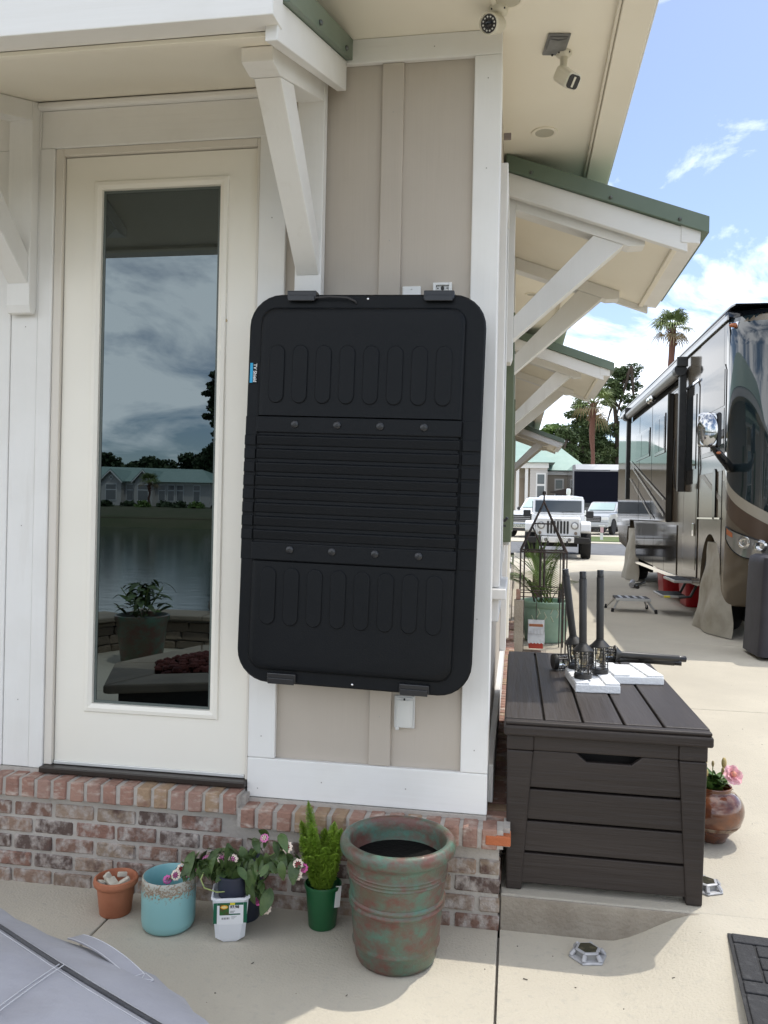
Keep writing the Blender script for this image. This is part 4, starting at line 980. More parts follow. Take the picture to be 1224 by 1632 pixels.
# rubber mat
mat_ = thing('rubber_mat', 'black rubber doormat moulded as paving bricks', 'doormat', (0.794, -0.168, gz(0.9, -0.4) + 0.001), local=True)
mat_.rotation_euler = (R(1.0), R(-1.5), R(-7.5))
B(-0.0, 0.62, -0.92, 0.0, 0.0005, 0.007).build('backing', rubber, mat_, bevel=0.003)
def tile(x0, x1, y0, y1): B(x0 + .004, x1 - .004, y0 + .004, y1 - .004, 0.0072, 0.0145).build('rubber_brick', rubber, mat_, bevel=0.004)
tile(0.008, 0.128, -0.068, -0.008)
xx = 0.128
while xx < 0.6: tile(xx, min(xx + .12, 0.612), -0.068, -0.008); xx += .12
yy = -0.068
k = 0
while yy > -0.9:
    y1_ = max(yy - 0.21, -0.912)
    tile(0.008, 0.072, y1_, yy)
    for q_ in range(3):
        a = yy - 0.07 * q_; b = max(a - 0.07, -0.912)
        if b < a - 0.02: 
            tile(0.072, 0.20, b, a)
            tile(0.264, 0.40, b, a); tile(0.464, 0.612, b, a)
    tile(0.20, 0.264, y1_, yy); tile(0.40, 0.464, y1_, yy)
    yy -= 0.21
    if yy > -0.85:
        for xa in (0.008, 0.13, 0.252, 0.374, 0.496): tile(xa, min(xa + .122, .612), max(yy - 0.066, -.912), yy)
        yy -= 0.066

# covered seat, bottom left
cv = thing('covered_ottoman', 'low seat under a grey fabric cover with carry strap', 'furniture cover', (-1.15, -1.6, 0))
# outline ring in plan: rounded quad whose far edge runs along the photographed diagonal
P4 = [Vector((-1.45, -0.90, 0)), Vector((-0.60, -1.332, 0)), Vector((-0.80, -1.78, 0)), Vector((-1.24, -1.46, 0))]
def covring(off, z, rad):
    pts = []; Q = []
    for i in range(4):
        p, a, b = P4[i], P4[i - 1], P4[(i + 1) % 4]
        e1 = (p - a).normalized(); e2 = (b - p).normalized(); n1 = Vector((-e1.y, e1.x, 0)); n2 = Vector((-e2.y, e2.x, 0))
        Q.append(p + (n1 + n2) / (1 + n1.dot(n2)) * off)
    for i in range(4):
        p, a, b = Q[i], Q[i - 1], Q[(i + 1) % 4]
        u = (a - p).normalized(); v = (b - p).normalized(); rad_ = min(rad, (a - p).length * .45, (b - p).length * .45)
        for k in range(9):
            t = k / 8; p0 = p + u * rad_; p2 = p + v * rad_
            pts.append(p0.lerp(p, t).lerp(p.lerp(p2, t), t))
        rb = min(rad, (b - p).length * .45, (Q[(i + 2) % 4] - b).length * .45)
        for k in range(1, 12):
            t = k / 12; p0 = p + v * rad_; p2 = b + (p - b).normalized() * rb; pts.append(p0.lerp(p2, t))
    w_ = min(1, abs(off) * 4); out = []
    for q in pts:
        bow = 0.085 * math.exp(-((q.x + 0.90) / 0.24) ** 2) * max(0, off) / 0.17 if (q - Vector((-1.02, -1.37, 0))).dot(Vector((.451, .892, 0))) > 0.1 else 0
        fold = 0.010 * math.sin(q.x * 17 + q.y * 23 + z * 6) + 0.006 * math.sin(q.x * 41 - q.y * 13 + z * 19)
        out.append(Vector((q.x + .451 * (bow + fold * w_), q.y + .892 * (bow + fold * w_), z + (0.004 * math.sin(q.x * 9 + q.y * 5) + .006 * math.sin(q.x * 31 - q.y * 17) * w_ if z > .02 else 0))))
    return out
rings = [covring(.17, .004, .3), covring(.175, .05, .3), covring(.17, .12, .3), covring(.165, .19, .3), (covring(.15, .25, .3)), covring(.12, .29, .25), covring(.08, .32, .2), covring(.04, .341, .12), covring(0, .35, .05)]
m = MB(); m.loft(rings, False, False); side_ = m.build('side_skirt', covercloth, cv, smooth=180)
m = MB(); m.loft([covring(0, .35, .05), covring(-.05, .362, .05), covring(-.11, .372, .05), covring(-.17, .376, .04), covring(-.2, .377, .02)], False, True); top_ = m.build('top_panel', covercloth, cv, smooth=180)
r0 = covring(0.002, 0.3525, .05); r0.append(r0[0])
MB().tube(r0, 0.0055, 6, False).build('piping', coverdark, cv, smooth=60)
for o_, z_ in ((-0.014, .3545), (0.012, .3475)):
    r0 = covring(o_, z_, .05); r0.append(r0[0]); MB().tube(r0, 0.0011, 5, False).build('stitching', stitch, cv)
for off in (0.0, 0.013):
    MB().tube([(-1.0 + off - .03 * t, -1.135 - .42 * t, .3595 + .026 * math.sin(min(1, t * 1.3) * math.pi / 2)) for t in [i / 10 for i in range(11)]], 0.0013, 5).build('stitching', stitch, cv)

# strap handle on the cover
hp = []
for i in range(13):
    t = i / 12; p = Vector((-1.09, -0.905, 0)).lerp(Vector((-0.835, -1.055, 0)), t)
    hp.append((p, 0.293 + 0.004 * t + 0.016 * math.sin(math.pi * t) ** 0.8))
m = MB(); m.loft([[(p.x + 0.013, p.y + 0.019, z), (p.x - 0.013, p.y - 0.019, z + 0.006), (p.x - 0.013, p.y - 0.019, z + 0.009), (p.x + 0.013, p.y + 0.019, z + 0.003)] for p, z in hp])
hd = m.build('carry_strap', covercloth, cv, smooth=60)
for s_ in (-1, 1):
    MB().tube([(p.x - s_ * 0.012, p.y - s_ * 0.0175, z + (0.0095 if s_ > 0 else 0.0035)) for p, z in hp], 0.0012, 5).build('strap_stitching', stitch, hd)
p, z = hp[-1]
q = [(p.x + 0.013, p.y + 0.019), (p.x + 0.048, p.y - 0.004), (p.x + 0.022, p.y - 0.042), (p.x - 0.013, p.y - 0.019)]
zq = [z + .004, z + .0035, z + .009, z + .010]
m = MB(); m.add([(a, b, zz_) for (a, b), zz_ in zip(q, zq)] + [(a, b, zz_ - .003) for (a, b), zz_ in zip(q, zq)], [(0, 1, 2, 3), (4, 5, 6, 7), (0, 1, 5, 4), (1, 2, 6, 5), (2, 3, 7, 6), (3, 0, 4, 7)]); m.build('strap_end', covercloth, hd)
pq = [Vector((a, b, zz_ + .0012)) for (a, b), zz_ in zip(q, zq)]
for a, b in ((0, 1), (1, 2), (2, 3), (3, 0), (0, 2), (1, 3)): MB().tube([pq[a].lerp(pq[b], .06), pq[a].lerp(pq[b], .94)], 0.0011, 4).build('strap_stitching', stitch, hd)

# ================================================================== BEHIND THE CAMERA (seen in the door glass)
def gloop(n, r, ph=0): return [(r * math.cos(2 * math.pi * i / n + ph), r * math.sin(2 * math.pi * i / n + ph)) for i in range(n)]
flagst = M('flagstone', (0.30, 0.25, 0.19), 0.85, var=((0.22, 0.185, 0.145), 4, 0.4, 0.7, 6), bump=(24, 0.5, 6), rand=0.15)
fieldst = M('field_stone', (0.26, 0.205, 0.15), 0.9, var=((0.16, 0.13, 0.10), 5, 0.4, 0.7, 6), bump=(20, 0.8, 6), rand=0.35)
def stone_mesh(seed, parent):
    r = random.Random(seed); m = MB(); m.box(-.5, .5, -.5, .5, -.5, .5); ob = m.build('stone', fieldst, parent)
    bm = bmesh.new(); bm.from_mesh(ob.data); bmesh.ops.bevel(bm, geom=list(bm.edges), offset=0.1, segments=1, affect='EDGES')
    for v in bm.verts: v.co += Vector((r.uniform(-1, 1), r.uniform(-1, 1), r.uniform(-1, 1))) * 0.05
    bm.to_mesh(ob.data); bm.free(); return ob
def stone_wall(label, a, b, h):
    a, b = Vector((*a, 0)), Vector((*b, 0)); L = (b - a).length; rz = math.atan2((b - a).y, (b - a).x)
    t = thing('stone_seat_wall', label, 'stone wall', a, local=True); t.rotation_euler = (0, 0, rz)
    B(0.02, L - 0.02, -0.13, 0.13, -0.02, h - 0.03).build('mortar_core', mortar, t)
    ps = [stone_mesh(i, t) for i in range(5)]; first = set()
    for sgn in (-1, 1):
        z = 0.0
        while z < h - 0.05:
            hh = min(rnd.uniform(0.055, 0.11), h - 0.045 - z); x = 0.0
            if hh < 0.03: break
            while x < L:
                w = rnd.uniform(0.14, 0.36); w = min(w, L - x)
                if w < 0.04: break
                p_ = rnd.choice(ps); c = p_ if p_.name not in first else p_.copy()
                if p_.name in first: C.objects.link(c); c.parent = t
                first.add(p_.name)
                c.location = (x + w / 2, sgn * 0.135, z + hh / 2); c.scale = (w * 0.95, 0.075, hh * 0.93); c.rotation_euler = (rnd.uniform(-.1, .1), rnd.uniform(-.05, .05), rnd.choice((0, math.pi)))
                x += w
            z += hh
    x = -0.05
    while x < L:
        w = min(rnd.uniform(0.6, 0.95), L + 0.05 - x)
        if w < .1: break
        B(x + .004, x + w - .004, -0.24, 0.24, h - 0.029, h + 0.02).build('cap_stone', flagst, t, bevel=0.012)
        x += w
stone_wall('low stone seat wall running along the pond edge', (-3.95, -5.12), (3.6, -5.35), 0.34)
stone_wall('short stone seat wall angling toward the patio, left of planter', (-4.9, -3.2), (-4.05, -4.86), 0.34)
fpit = thing('fire_pit', 'stone fire pit with flagstone rim and red lava rock', 'fire pit', (-1.95, -2.1, 0))
HX = [Vector(p) for p in ((-2.25, -1.30, 0), (-1.66, -1.55, 0), (-1.42, -2.15, 0), (-1.72, -2.80, 0), (-2.25, -2.78, 0), (-2.52, -1.95, 0))]
cc = sum(HX, Vector()) / 6
def hexr(s, z): return [(cc.x + (p.x - cc.x) * s, cc.y + (p.y - cc.y) * s, z) for p in HX]
MB().loft([hexr(0.86, 0.0), hexr(0.86, 0.395)]).build('pit_wall', M('dark_stone_face', (0.06, 0.055, 0.05), 0.9, bump=(10, 0.8, 5)), fpit)
for i in range(6):
    a, b = HX[i], HX[(i + 1) % 6]; a2, b2 = cc + (a - cc) * 0.52, cc + (b - cc) * 0.52
    e = 0.004
    m = MB(); m.loft([[a.lerp(b, e) + Vector((0, 0, z)), a.lerp(b, 1 - e) + Vector((0, 0, z)), a2.lerp(b2, 1 - e) + Vector((0, 0, z)), a2.lerp(b2, e) + Vector((0, 0, z))] for z in (0.396, 0.45)])
    m.build('rim_stone', flagst, fpit, bevel=0.012)
lava = MB(); rl = random.Random(5)
for k in range(240):
    s_ = rl.random() ** .5 * 0.5; i = rl.randrange(6); t = rl.random(); p = cc + (HX[i].lerp(HX[(i + 1) % 6], t) - cc) * s_
    lava.ball((p.x, p.y, 0.425 + rl.uniform(-.01, .03) + 0.05 * (1 - s_ * 2)), rl.uniform(.022, .038), 6, 4, rl.uniform(.8, 1.2), 1, rl.uniform(.6, 1))
lv = lava.build('lava_rock', M('lava_rock', (0.09, 0.022, 0.018), 0.95, bump=(30, 1, 5)), fpit); lv['kind'] = 'stuff'
pl = thing('patina_pot_with_shrub', 'tall patina pot with leafy shrub before the stone wall', 'potted plant', (-3.4, -4.15, 0))
MB().lathe([(0.17, 0.002), (0.19, 0.02), (0.235, 0.40), (0.255, 0.42), (0.255, 0.46), (0.235, 0.465), (0.22, 0.42), (0, 0.42)], 32, -3.4, -4.15, True, False).build('pot', patina, pl, smooth=50)
shl = [leafmesh(.11, .05, pl, leafm, b) for b in (.3, .6)]
for k in range(110):
    a = rnd.uniform(0, 6.28); r_ = rnd.uniform(0, .26); z = 0.47 + rnd.random() * 0.26
    putleaf(shl, pl, (-3.4 + r_ * math.cos(a), -4.15 + r_ * math.sin(a), z), a, rnd.uniform(-1.0, .5), rnd.uniform(.7, 1.3), rnd.uniform(-.5, .5))
for k in range(7):
    a = k * .9; MB().tube([(-3.4, -4.15, .42), (-3.4 + .12 * math.cos(a), -4.15 + .12 * math.sin(a), .6), (-3.4 + .2 * math.cos(a), -4.15 + .2 * math.sin(a), .72)], .004, 5).build('stem', stemm, pl)
bo = thing('boulder_pile', 'three grey boulders on the pond wall cap', 'boulders', (-3.05, -5.2, 0.36))
for i, (dx, dz, r_) in enumerate(((-.12, .08, .1), (.07, .09, .11), (0, .22, .09))):
    MB().ball((-2.95 + dx, -5.25, 0.36 + dz), r_, 12, 8, 1.1, .9, .9).build('boulder', M('boulder_grey', (.2, .185, .165), .9, bump=(12, .8, 5)), bo, smooth=180)

# ================================================================== TREES
def leafcloud(blobs, n, size, seed, thin=0.35):
    r = random.Random(seed); m = MB()
    for (c, rx, ry, rz_) in blobs:
        c = Vector(c)
        for k in range(n):
            u = r.uniform(-1, 1); a = r.uniform(0, 6.283); s = math.sqrt(1 - u * u); rad = r.uniform(0.45, 1.08)
            p = c + Vector((rx * rad * s * math.cos(a), ry * rad * s * math.sin(a), rz_ * rad * u))
            d = Vector((r.gauss(0, 1), r.gauss(0, 1), r.gauss(0, .8))).normalized(); e = d.cross(Vector((r.gauss(0, 1), r.gauss(0, 1), r.gauss(0, 1)))).normalized()
            L_ = size * r.uniform(.6, 1.4); w = L_ * thin
            b0 = len(m.v); m.v += [p - d * L_ * .5, p + e * w, p + d * L_ * .5, p - e * w]; m.f.append((b0, b0 + 1, b0 + 2, b0 + 3))
    return m
pinem = M('pine_needles', (0.050, 0.082, 0.028), 0.8, var=((0.10, 0.135, 0.045), .5, .42, .62, 5), bump=None)
broadm = M('broadleaf', (0.075, 0.14, 0.028), 0.7, var=((0.14, 0.21, 0.045), .8, .4, .65, 5))
darkleaf = M('dark_broadleaf', (0.028, 0.05, 0.018), 0.75, var=((0.05, 0.08, 0.03), .6, .4, .65, 5))
bark = M('bark', (0.075, 0.055, 0.042), 0.95, bump=(14, .8, 5))
def tree(name, label, base_, h, trunk_r, blobs, n, size, mat, seed, limbs=6, group=None, thin=.35):
    t = thing(name, label, 'tree', base_, group); r = random.Random(seed); b = Vector(base_)
    pts = [b + Vector((r.uniform(-.3, .3) * k, r.uniform(-.3, .3) * k, h * k / 5)) for k in range(6)]; pts[0] = b - Vector((0, 0, .3))
    MB().tube(pts, [trunk_r * (1.15 - .17 * k) for k in range(6)], 8).build('trunk', bark, t, smooth=60)
    for k in range(min(limbs, len(blobs))):
        c = Vector(blobs[k][0]); s_ = pts[min(5, 2 + k % 4)]
        MB().tube([s_, s_.lerp(c, .55) + Vector((0, 0, .25)), c], [trunk_r * .4, trunk_r * .26, trunk_r * .1], 6).build('limb', bark, t, smooth=60)
    leafcloud(blobs, n, size, seed, thin).build('crown', mat, t, recalc=False)
    return t
def blobset(cx_, cy_, z0, z1, rx, n, seed, r0, taper=0.6):
    r = random.Random(seed); out = []
    for k in range(n):
        t = (k + r.random()) / n; w = rx * (1 - taper * abs(t - .45) * 1.6); a = r.uniform(0, 6.28); q_ = r.uniform(.15, 1) * w
        s = r0 * r.uniform(.65, 1.2)
        out.append(((cx_ + q_ * math.cos(a), cy_ + q_ * .8 * math.sin(a), z0 + (z1 - z0) * t), s * 1.25, s * 1.1, s * .62))
    return out
GT = 'trees beyond the parked vehicles'
tree('pine_tree', 'tall pine with broad clumped dark crown behind the motorhome roofline', (10.0, 76, .6), 15, .38, blobset(9.9, 76, 7.4, 15.6, 2.7, 36, 3, .8), 330, .34, pinem, 31, 12, GT, .18)
tree('pine_tree', 'slim dark pine between the two palms, left of the tall one', (5.6, 72, .6), 11.5, .30, blobset(5.5, 72, 4.6, 11.6, 2.1, 30, 5, .7), 300, .32, pinem, 32, 10, GT, .18)
tree('pine_tree', 'dark low pine filling the gap behind the dark-screened motorhome', (8.0, 80, .6), 9, .3, blobset(8.2, 80, 2.5, 9.0, 3.2, 26, 8, .95), 480, .36, pinem, 33, 8, GT, .2)
tree('oak_tree', 'bright green leafy tree above the far cottage roof', (2.9, 70, .6), 7.5, .3, blobset(2.8, 70, 4.2, 9.4, 1.9, 22, 12, .8), 420, .24, broadm, 34, 9, GT, .5)
tree('oak_tree', 'mid green tree behind the far cottage, partly hidden by the slim pine', (4.4, 86, .6), 7, .3, blobset(4.6, 86, 2.5, 8.0, 2.6, 20, 14, .9), 420, .28, broadm, 35, 8, GT, .5)
tree('pine_tree', 'dark pine standing right of the shorter palm trunk', (7.1, 74, .6), 9, .28, blobset(7.0, 74, 3.0, 10.6, 1.9, 26, 41, .8), 480, .34, pinem, 36, 8, GT, .18)
tree('pine_tree', 'dark thin pine left of the shorter palm, above the far roof edge', (3.9, 68, .6), 8, .26, blobset(3.95, 68, 3.6, 9.0, 1.3, 18, 43, .6), 420, .32, pinem, 37, 8, GT, .18)
tree('pine_tree', 'dark pine behind the motorhome rear, below the tall crown', (10.8, 78, .6), 9, .3, blobset(10.8, 78, 3.0, 9.6, 2.6, 24, 44, .9), 460, .36, pinem, 38, 8, GT, .2)
def palm(label, x, y, z0, h, seed, cr, dead=0.3, n=22):
    t = thing('palm_tree', label, 'palm', (x, y, z0), GT); r = random.Random(seed); b = Vector((x, y, z0))
    prof = []
    pts = []; rr_ = []
    for k in range(15): pts.append(b + Vector((.05 * math.sin(k), .05 * math.cos(k * 1.3), h * k / 14))); rr_.append((.12 if k < 10 else .17) * (1 + .10 * (k % 2)))
    MB().tube(pts, rr_, 10).build('trunk', M('palm_trunk', (0.15, 0.07, 0.05), .95, bump=(9, 1, 4)), t, smooth=40)
    top = b + Vector((0, 0, h)); m0 = MB()
    for k in range(26):
        a = r.uniform(0, 6.28); z = h - r.uniform(0.1, 1.4) ; p = b + Vector((0, 0, z)); d = Vector((math.cos(a), math.sin(a), .8)); m0.tube([p + d * .15, p + d * .38], [.05, .012], 4)
    m0.build('boot_stubs', M('palm_boots', (0.17, 0.09, 0.06), .95), t)
    for k in range(n):
        a = 2.4 * k + r.uniform(-.2, .2); isd = k < n * dead
        el = r.uniform(-1.0, -.3) if isd else r.uniform(-.25, 1.25)
        d = Vector((math.cos(a) * math.cos(el), math.sin(a) * math.cos(el), math.sin(el))); tip = top + d * cr * .45 + Vector((0, 0, -.05 * cr))
        m = MB(); m.tube([top, top.lerp(tip, .5) + Vector((0, 0, .04)), tip], [.025, .02, .012], 4)
        s_ = d.cross(Vector((0, 0, 1))).normalized(); up_2 = s_.cross(d)
        nb = 16
        for j in range(nb):
            f = R(-105 + 210 * j / (nb - 1)); dd = (d * math.cos(f) + s_ * math.sin(f)).normalized(); L_ = cr * .58 * (1 - .25 * abs(j - nb / 2) / nb) * r.uniform(.85, 1.1)
            mid = tip + dd * L_ * .6 + up_2 * .05; end = tip + dd * L_ + Vector((0, 0, -L_ * r.uniform(.2, .5)))
            w = dd.cross(up_2).normalized() * .035
            b0 = len(m.v); m.v += [tip - w * .4, tip + w * .4, mid + w, mid - w, end]; m.f += [(b0, b0 + 1, b0 + 2, b0 + 3), (b0 + 3, b0 + 2, b0 + 4)]
        m.build('frond', M('palm_dead', (0.26, 0.20, 0.11), .9, rand=.2) if isd else M('palm_green', (0.15, 0.20, 0.06), .65, rand=.35), t, recalc=False)
    return t
palm('tall palm with ragged crown rising above the motorhome roof', 8.7, 45, .5, 11.9, 4, 1.45, .15, 26)
palm('shorter palm with pale fan leaves in front of the pines', 4.75, 49, .5, 8.1, 9, 1.8, .12, 26)

# trees and houses across the pond
GF = 'trees across the pond'
ORDS = ['first','second','third','fourth','fifth','sixth','seventh','eighth','ninth','tenth','eleventh','twelfth','thirteenth','fourteenth']
for i, (x, y, h) in enumerate(((-70, -106, 8.2), (-65, -109, 7.4), (-60, -106, 8.0), (-55, -109, 7.4), (-50.5, -106, 7.2), (-46, -109, 8.4), (-42, -106, 9.2), (-38, -108, 9.6), (-33, -106, 9.2), (-28, -108, 8.8))):
    tree('shore_tree', ORDS[i] + ' dark tree from the left in the row behind the lakeside cottage', (x, y, 1.6), h * .8, .3, blobset(x, y, 2.5, h + .9, 3.6, 20, 50 + i, 1.35), 260, .55, darkleaf, 60 + i, 5, GF, .5)
tree('lakeside_tree', 'tall thin-leaved tree on the far shore seen in the door glass', (-32.6, -84, 1.5), 16, .3, blobset(-33.3, -84, 8.6, 17.0, 2.3, 26, 71, .62), 150, .42, darkleaf, 72, 8, None, .4)

greyside = M('grey_siding', (0.55, 0.52, 0.49), .7, bump=(7, .7, 1, (0.02, 0.02, 1)))
tansiding = M('tan_siding', (0.42, 0.37, 0.31), .7, bump=(7, .7, 1, (0.02, 0.02, 1)))
roofgreen = M('seafoam_roof', (0.24, 0.36, 0.31), .45, var=((0.28, 0.40, 0.35), 2, .4, .7, 3))
roofdark = M('dark_green_roof', (0.19, 0.29, 0.26), .5, var=((0.23, 0.33, 0.30), 2, .4, .7, 3))
winglass = M('far_window_glass', (0.10, 0.11, 0.12), .08, spec=.8)
wtrim = M('far_white_trim', (0.75, 0.74, 0.72), .5)
def window_on(parent, x, z, w, h, y, sgn, mull=True):
    f = B(x - w / 2, x + w / 2, *sorted((y, y + sgn * .06)), z, z + h).build('window', wtrim, parent)
    B(x - w / 2 + .09, x + w / 2 - .09, *sorted((y + sgn * .061, y + sgn * .075)), z + .1, z + h * .62).build('pane', winglass, f)
    B(x - w / 2 + .09, x + w / 2 - .09, *sorted((y + sgn * .061, y + sgn * .075)), z + h * .68, z + h - .1).build('pane', winglass, f)
# cottage across the pond
fc = thing('lakeside_cottage', 'long grey cottage with two gables and green roof across the pond', 'house', (-46, -92, 1.55))
gy, gz0_ = -92.0, 1.5
B(-62, -37.5, -104, gy, gz0_ - .3, 4.75).build('wall', greyside, fc)
m = MB(); m.add([(-62.6, gy + .6, 4.7), (-36.9, gy + .6, 4.35 + .3), (-36.9, -104.6, 4.7), (-62.6, -104.6, 4.7), (-60, -98, 6.9), (-41, -98, 6.6)], [(0, 1, 5, 4), (1, 2, 5), (2, 3, 4, 5), (3, 0, 4), (3, 2, 1, 0)]); m.build('roof', roofdark, fc)
for gxm, w in ((-50.2, 1.35), (-45.9, 1.2), (-55.5, 1.3)):
    gb = MB().prism([(gxm - w, gz0_ - .3), (gxm + w, gz0_ - .3), (gxm + w, 4.7), (gxm, 6.05), (gxm - w, 4.7)], 'y', gy - 4, gy + .9).build('gable_bay', greyside, fc)
    m = MB(); 
    for s_ in (-1, 1): m.prism([(gxm, 6.25), (gxm, 6.08), (gxm + s_ * (w + .3), 4.52), (gxm + s_ * (w + .3), 4.70)], 'y', gy - 5, gy + 1.2)
    m.build('gable_roof', roofdark, gb)
    m = MB()
    for s_ in (-1, 1): m.prism([(gxm, 6.1), (gxm, 5.92), (gxm + s_ * (w + .25), 4.4), (gxm + s_ * (w + .25), 4.58)], 'y', gy + 1.21, gy + 1.3)
    m.build('barge_board', wtrim, gb)
    m = MB().prism([(gxm, 5.5), (gxm + .3, 5.15), (gxm, 4.8), (gxm - .3, 5.15)], 'y', gy + .91, gy + .97); m.build('diamond_vent', wtrim, gb)
    MB().prism([(gxm, 5.32), (gxm + .15, 5.15), (gxm, 4.98), (gxm - .15, 5.15)], 'y', gy + .975, gy + .99).build('vent_panel', winglass, gb)
    window_on(gb, gxm, 2.25, 1.5, 2.1, gy + .901, 1)
for x in (-53.6, -52.0, -48.1, -43.8, -42.6, -41.4, -39.2, -57.5, -59): window_on(fc, x, 2.25, .95, 2.1, gy + .001, 1)
B(-62, -37.5, gy + .002, gy + .05, 4.35, 4.7).build('frieze', wtrim, fc)
palm2 = palm('small palm before the cottage across the pond', -43.6, -88, 1.4, 3.2, 21, 1.6, .1, 22)
tag(palm2, 'small palm before the cottage across the pond', 'palm', 'palms across the pond')
rw = MB().box(-110, 60, -75.9, -75.55, -1.2, .35).build('pond_retaining_wall', M('retaining_wall', (.11, .085, .06), .9, bump=(4, .8, 4)))
tag(rw, 'long low brown retaining wall on the far pond shore', 'wall')
shrubs = []
for i in range(14):
    x = -64 + i * 2.3; s_ = leafcloud([((x, -86 + rnd.uniform(-1, 1), 1.6), 1.0, .8, .6)], 260, .35, 200 + i, .5).build('shore_shrub', darkleaf if i % 3 else broadm, None, recalc=False)
    tag(s_, ORDS[i] + ' low shrub from the left in the planting before the lakeside cottage', 'shrub', 'shrubs on the far pond shore')
for i, x in enumerate((-51.6, -48.6)):
    k_ = thing('kayak', ('turquoise' if i == 0 else 'bright blue') + ' kayak pulled up on the far shore', 'kayak', (x, -80, 1.25))
    MB().tube([(x - 1.3, -80, 1.75), (x - .7, -80, 1.45), (x + .5, -80, 1.4), (x + 1.4, -80, 1.6)], [.05, .3, .34, .05], 10).build('hull', M('kayak_%d' % i, ((.05, .38, .42), (.02, .2, .5))[i], .4), k_, smooth=60)
    MB().tube([(x - .2, -80, 1.74), (x + .4, -80, 1.74)], .12, 8).build('cockpit', black_print, k_)

# ================================================================== TRELLIS, PLANTER, BIRDHOUSE
tr = thing('garden_obelisk', 'dark metal garden obelisk with pyramid top beside the green planter', 'trellis', (0.36, 5.3, .124))
rust = M('dark_rust_metal', (0.045, 0.035, 0.032), .6, .3, var=((.09, .06, .05), 18, .5, .7, 4))
tx0, tx1, ty0, ty1, tz = .14, .585, 5.08, 5.52, 1.125
for x in (tx0, tx1):
    for y in (ty0, ty1):
        sx = 1 if x == tx0 else -1
        MB().tube([(x, y, .125), (x, y, tz)], .0075, 6).build('post', rust, tr)
        MB().tube([(x + sx * .038, y, .125), (x + sx * .038, y, tz)], .006, 6).build('post', rust, tr)
for z in (tz, .745, .68):
    for a, b in (((tx0, ty0), (tx1, ty0)), ((tx1, ty0), (tx1, ty1)), ((tx1, ty1), (tx0, ty1)), ((tx0, ty1), (tx0, ty0))):
        MB().tube([(*a, z), (*b, z)], .009 if z == tz else .005, 6).build('rail', rust, tr)
ap = Vector((.362, 5.3, 1.62))
for x in (tx0, tx1):
    for y in (ty0, ty1): MB().tube([(x, y, tz), ap], .0095, 6).build('rafter', rust, tr)
for y in (ty0, ty1):
    MB().tube([(.362 - .1, 5.3 + (y - 5.3) * .45, 1.40), (.362 + .1, 5.3 + (y - 5.3) * .45, 1.40)], .007, 6).build('collar_rail', rust, tr)
    MB().tube([(.362, y, tz), (.25, 5.3 + (y - 5.3) * .5, 1.375)], .006, 6).build('brace', rust, tr)
for x in (.345, .385): MB().tube([(x, ty1, tz), (x, ty1, .74)], .013, 6).build('hanging_bar', rust, tr)
MB().tube([(*ap[:2], 1.60), (*ap[:2], 1.70)], .009, 6).build('finial', rust, tr)
MB().ball((*ap[:2], 1.71), .02, 8, 6).build('finial_knob', rust, tr, smooth=180)
gpt = thing('green_planter', 'seafoam green glazed planter with a small palm by the obelisk', 'potted plant', (.42, 5.95, .124))
seafoam = M('seafoam_glaze', (0.19, 0.30, 0.225), .4, var=((.25, .36, .275), 6, .4, .7, 5), bump=(16, .15, 4))
MB().lathe([(.20, .125), (.215, .135), (.245, .30), (.25, .45), (.245, .49), (.262, .50), (.278, .52), (.28, .555), (.27, .565), (.25, .56), (.235, .52), (0, .52)], 40, .42, 5.95, True, False).build('pot', seafoam, gpt, smooth=40)
for k in range(14):
    a = R(-120 + k * 8); z0 = .36 + .04 * (k % 3); r_ = .2485
    MB().tube([(.42 + r_ * math.cos(a + .06 * j * (1 if k % 2 else -1)), 5.95 + r_ * math.sin(a + .06 * j * (1 if k % 2 else -1)), z0 + .03 * j) for j in range(3)], .006, 5).build('relief_leaf', M('relief_cream', (.42, .46, .34), .5), gpt)
rp = random.Random(77)
def frond(parent, base_, a, el, L_, mat):
    m = MB(); d = Vector((math.cos(a), math.sin(a), 0)); pts = []
    for k in range(9):
        t = k / 8; pts.append(Vector(base_) + d * (L_ * math.cos(el) * t) + Vector((0, 0, L_ * (math.sin(el) * t - .55 * t * t * math.cos(el) * 1.1))))
    m.tube(pts, [.006 * (1.1 - k / 8) + .001 for k in range(9)], 4)
    s_ = d.cross(Vector((0, 0, 1)))
    for k in range(16):
        t = .28 + .72 * k / 15; i_ = min(7, int(t * 8)); p = pts[i_].lerp(pts[i_ + 1], t * 8 - i_); fd = (pts[i_ + 1] - pts[i_]).normalized()
        for sg in (-1, 1):
            l_ = L_ * .26 * math.sin(math.pi * (.25 + .7 * (1 - t))) + .04; e = p + (fd * .75 + s_ * sg * .75).normalized() * l_ + Vector((0, 0, -.25 * l_)); w = fd * .007
            b0 = len(m.v); m.v += [p - w, p + w, e]; m.f.append((b0, b0 + 1, b0 + 2))
    return m.build('frond', mat, parent, recalc=False)
palmleaf = M('areca_leaf', (.10, .16, .025), .5, rand=.35)
for k in range(15):
    frond(gpt, (.42 + rp.uniform(-.08, .08), 5.95 + rp.uniform(-.08, .08), .53), rp.uniform(0, 6.28), rp.uniform(.85, 1.4), rp.uniform(.5, .85), palmleaf)
for dx in (-.11, -.04): MB().tube([(.42 + dx, 5.9, .52), (.42 + dx * 1.6, 5.9, .78)], .012, 6).build('cane', M('dark_cane', (.05, .05, .03), .7), gpt)
MB().tube([(.56, 5.85, .52), (.575, 5.85, .75)], .02, 8).build('cut_stump', black_print, gpt)
yuc = thing('yucca_plant', 'spiky green yucca growing behind the obelisk', 'plant', (.36, 7.4, .124))
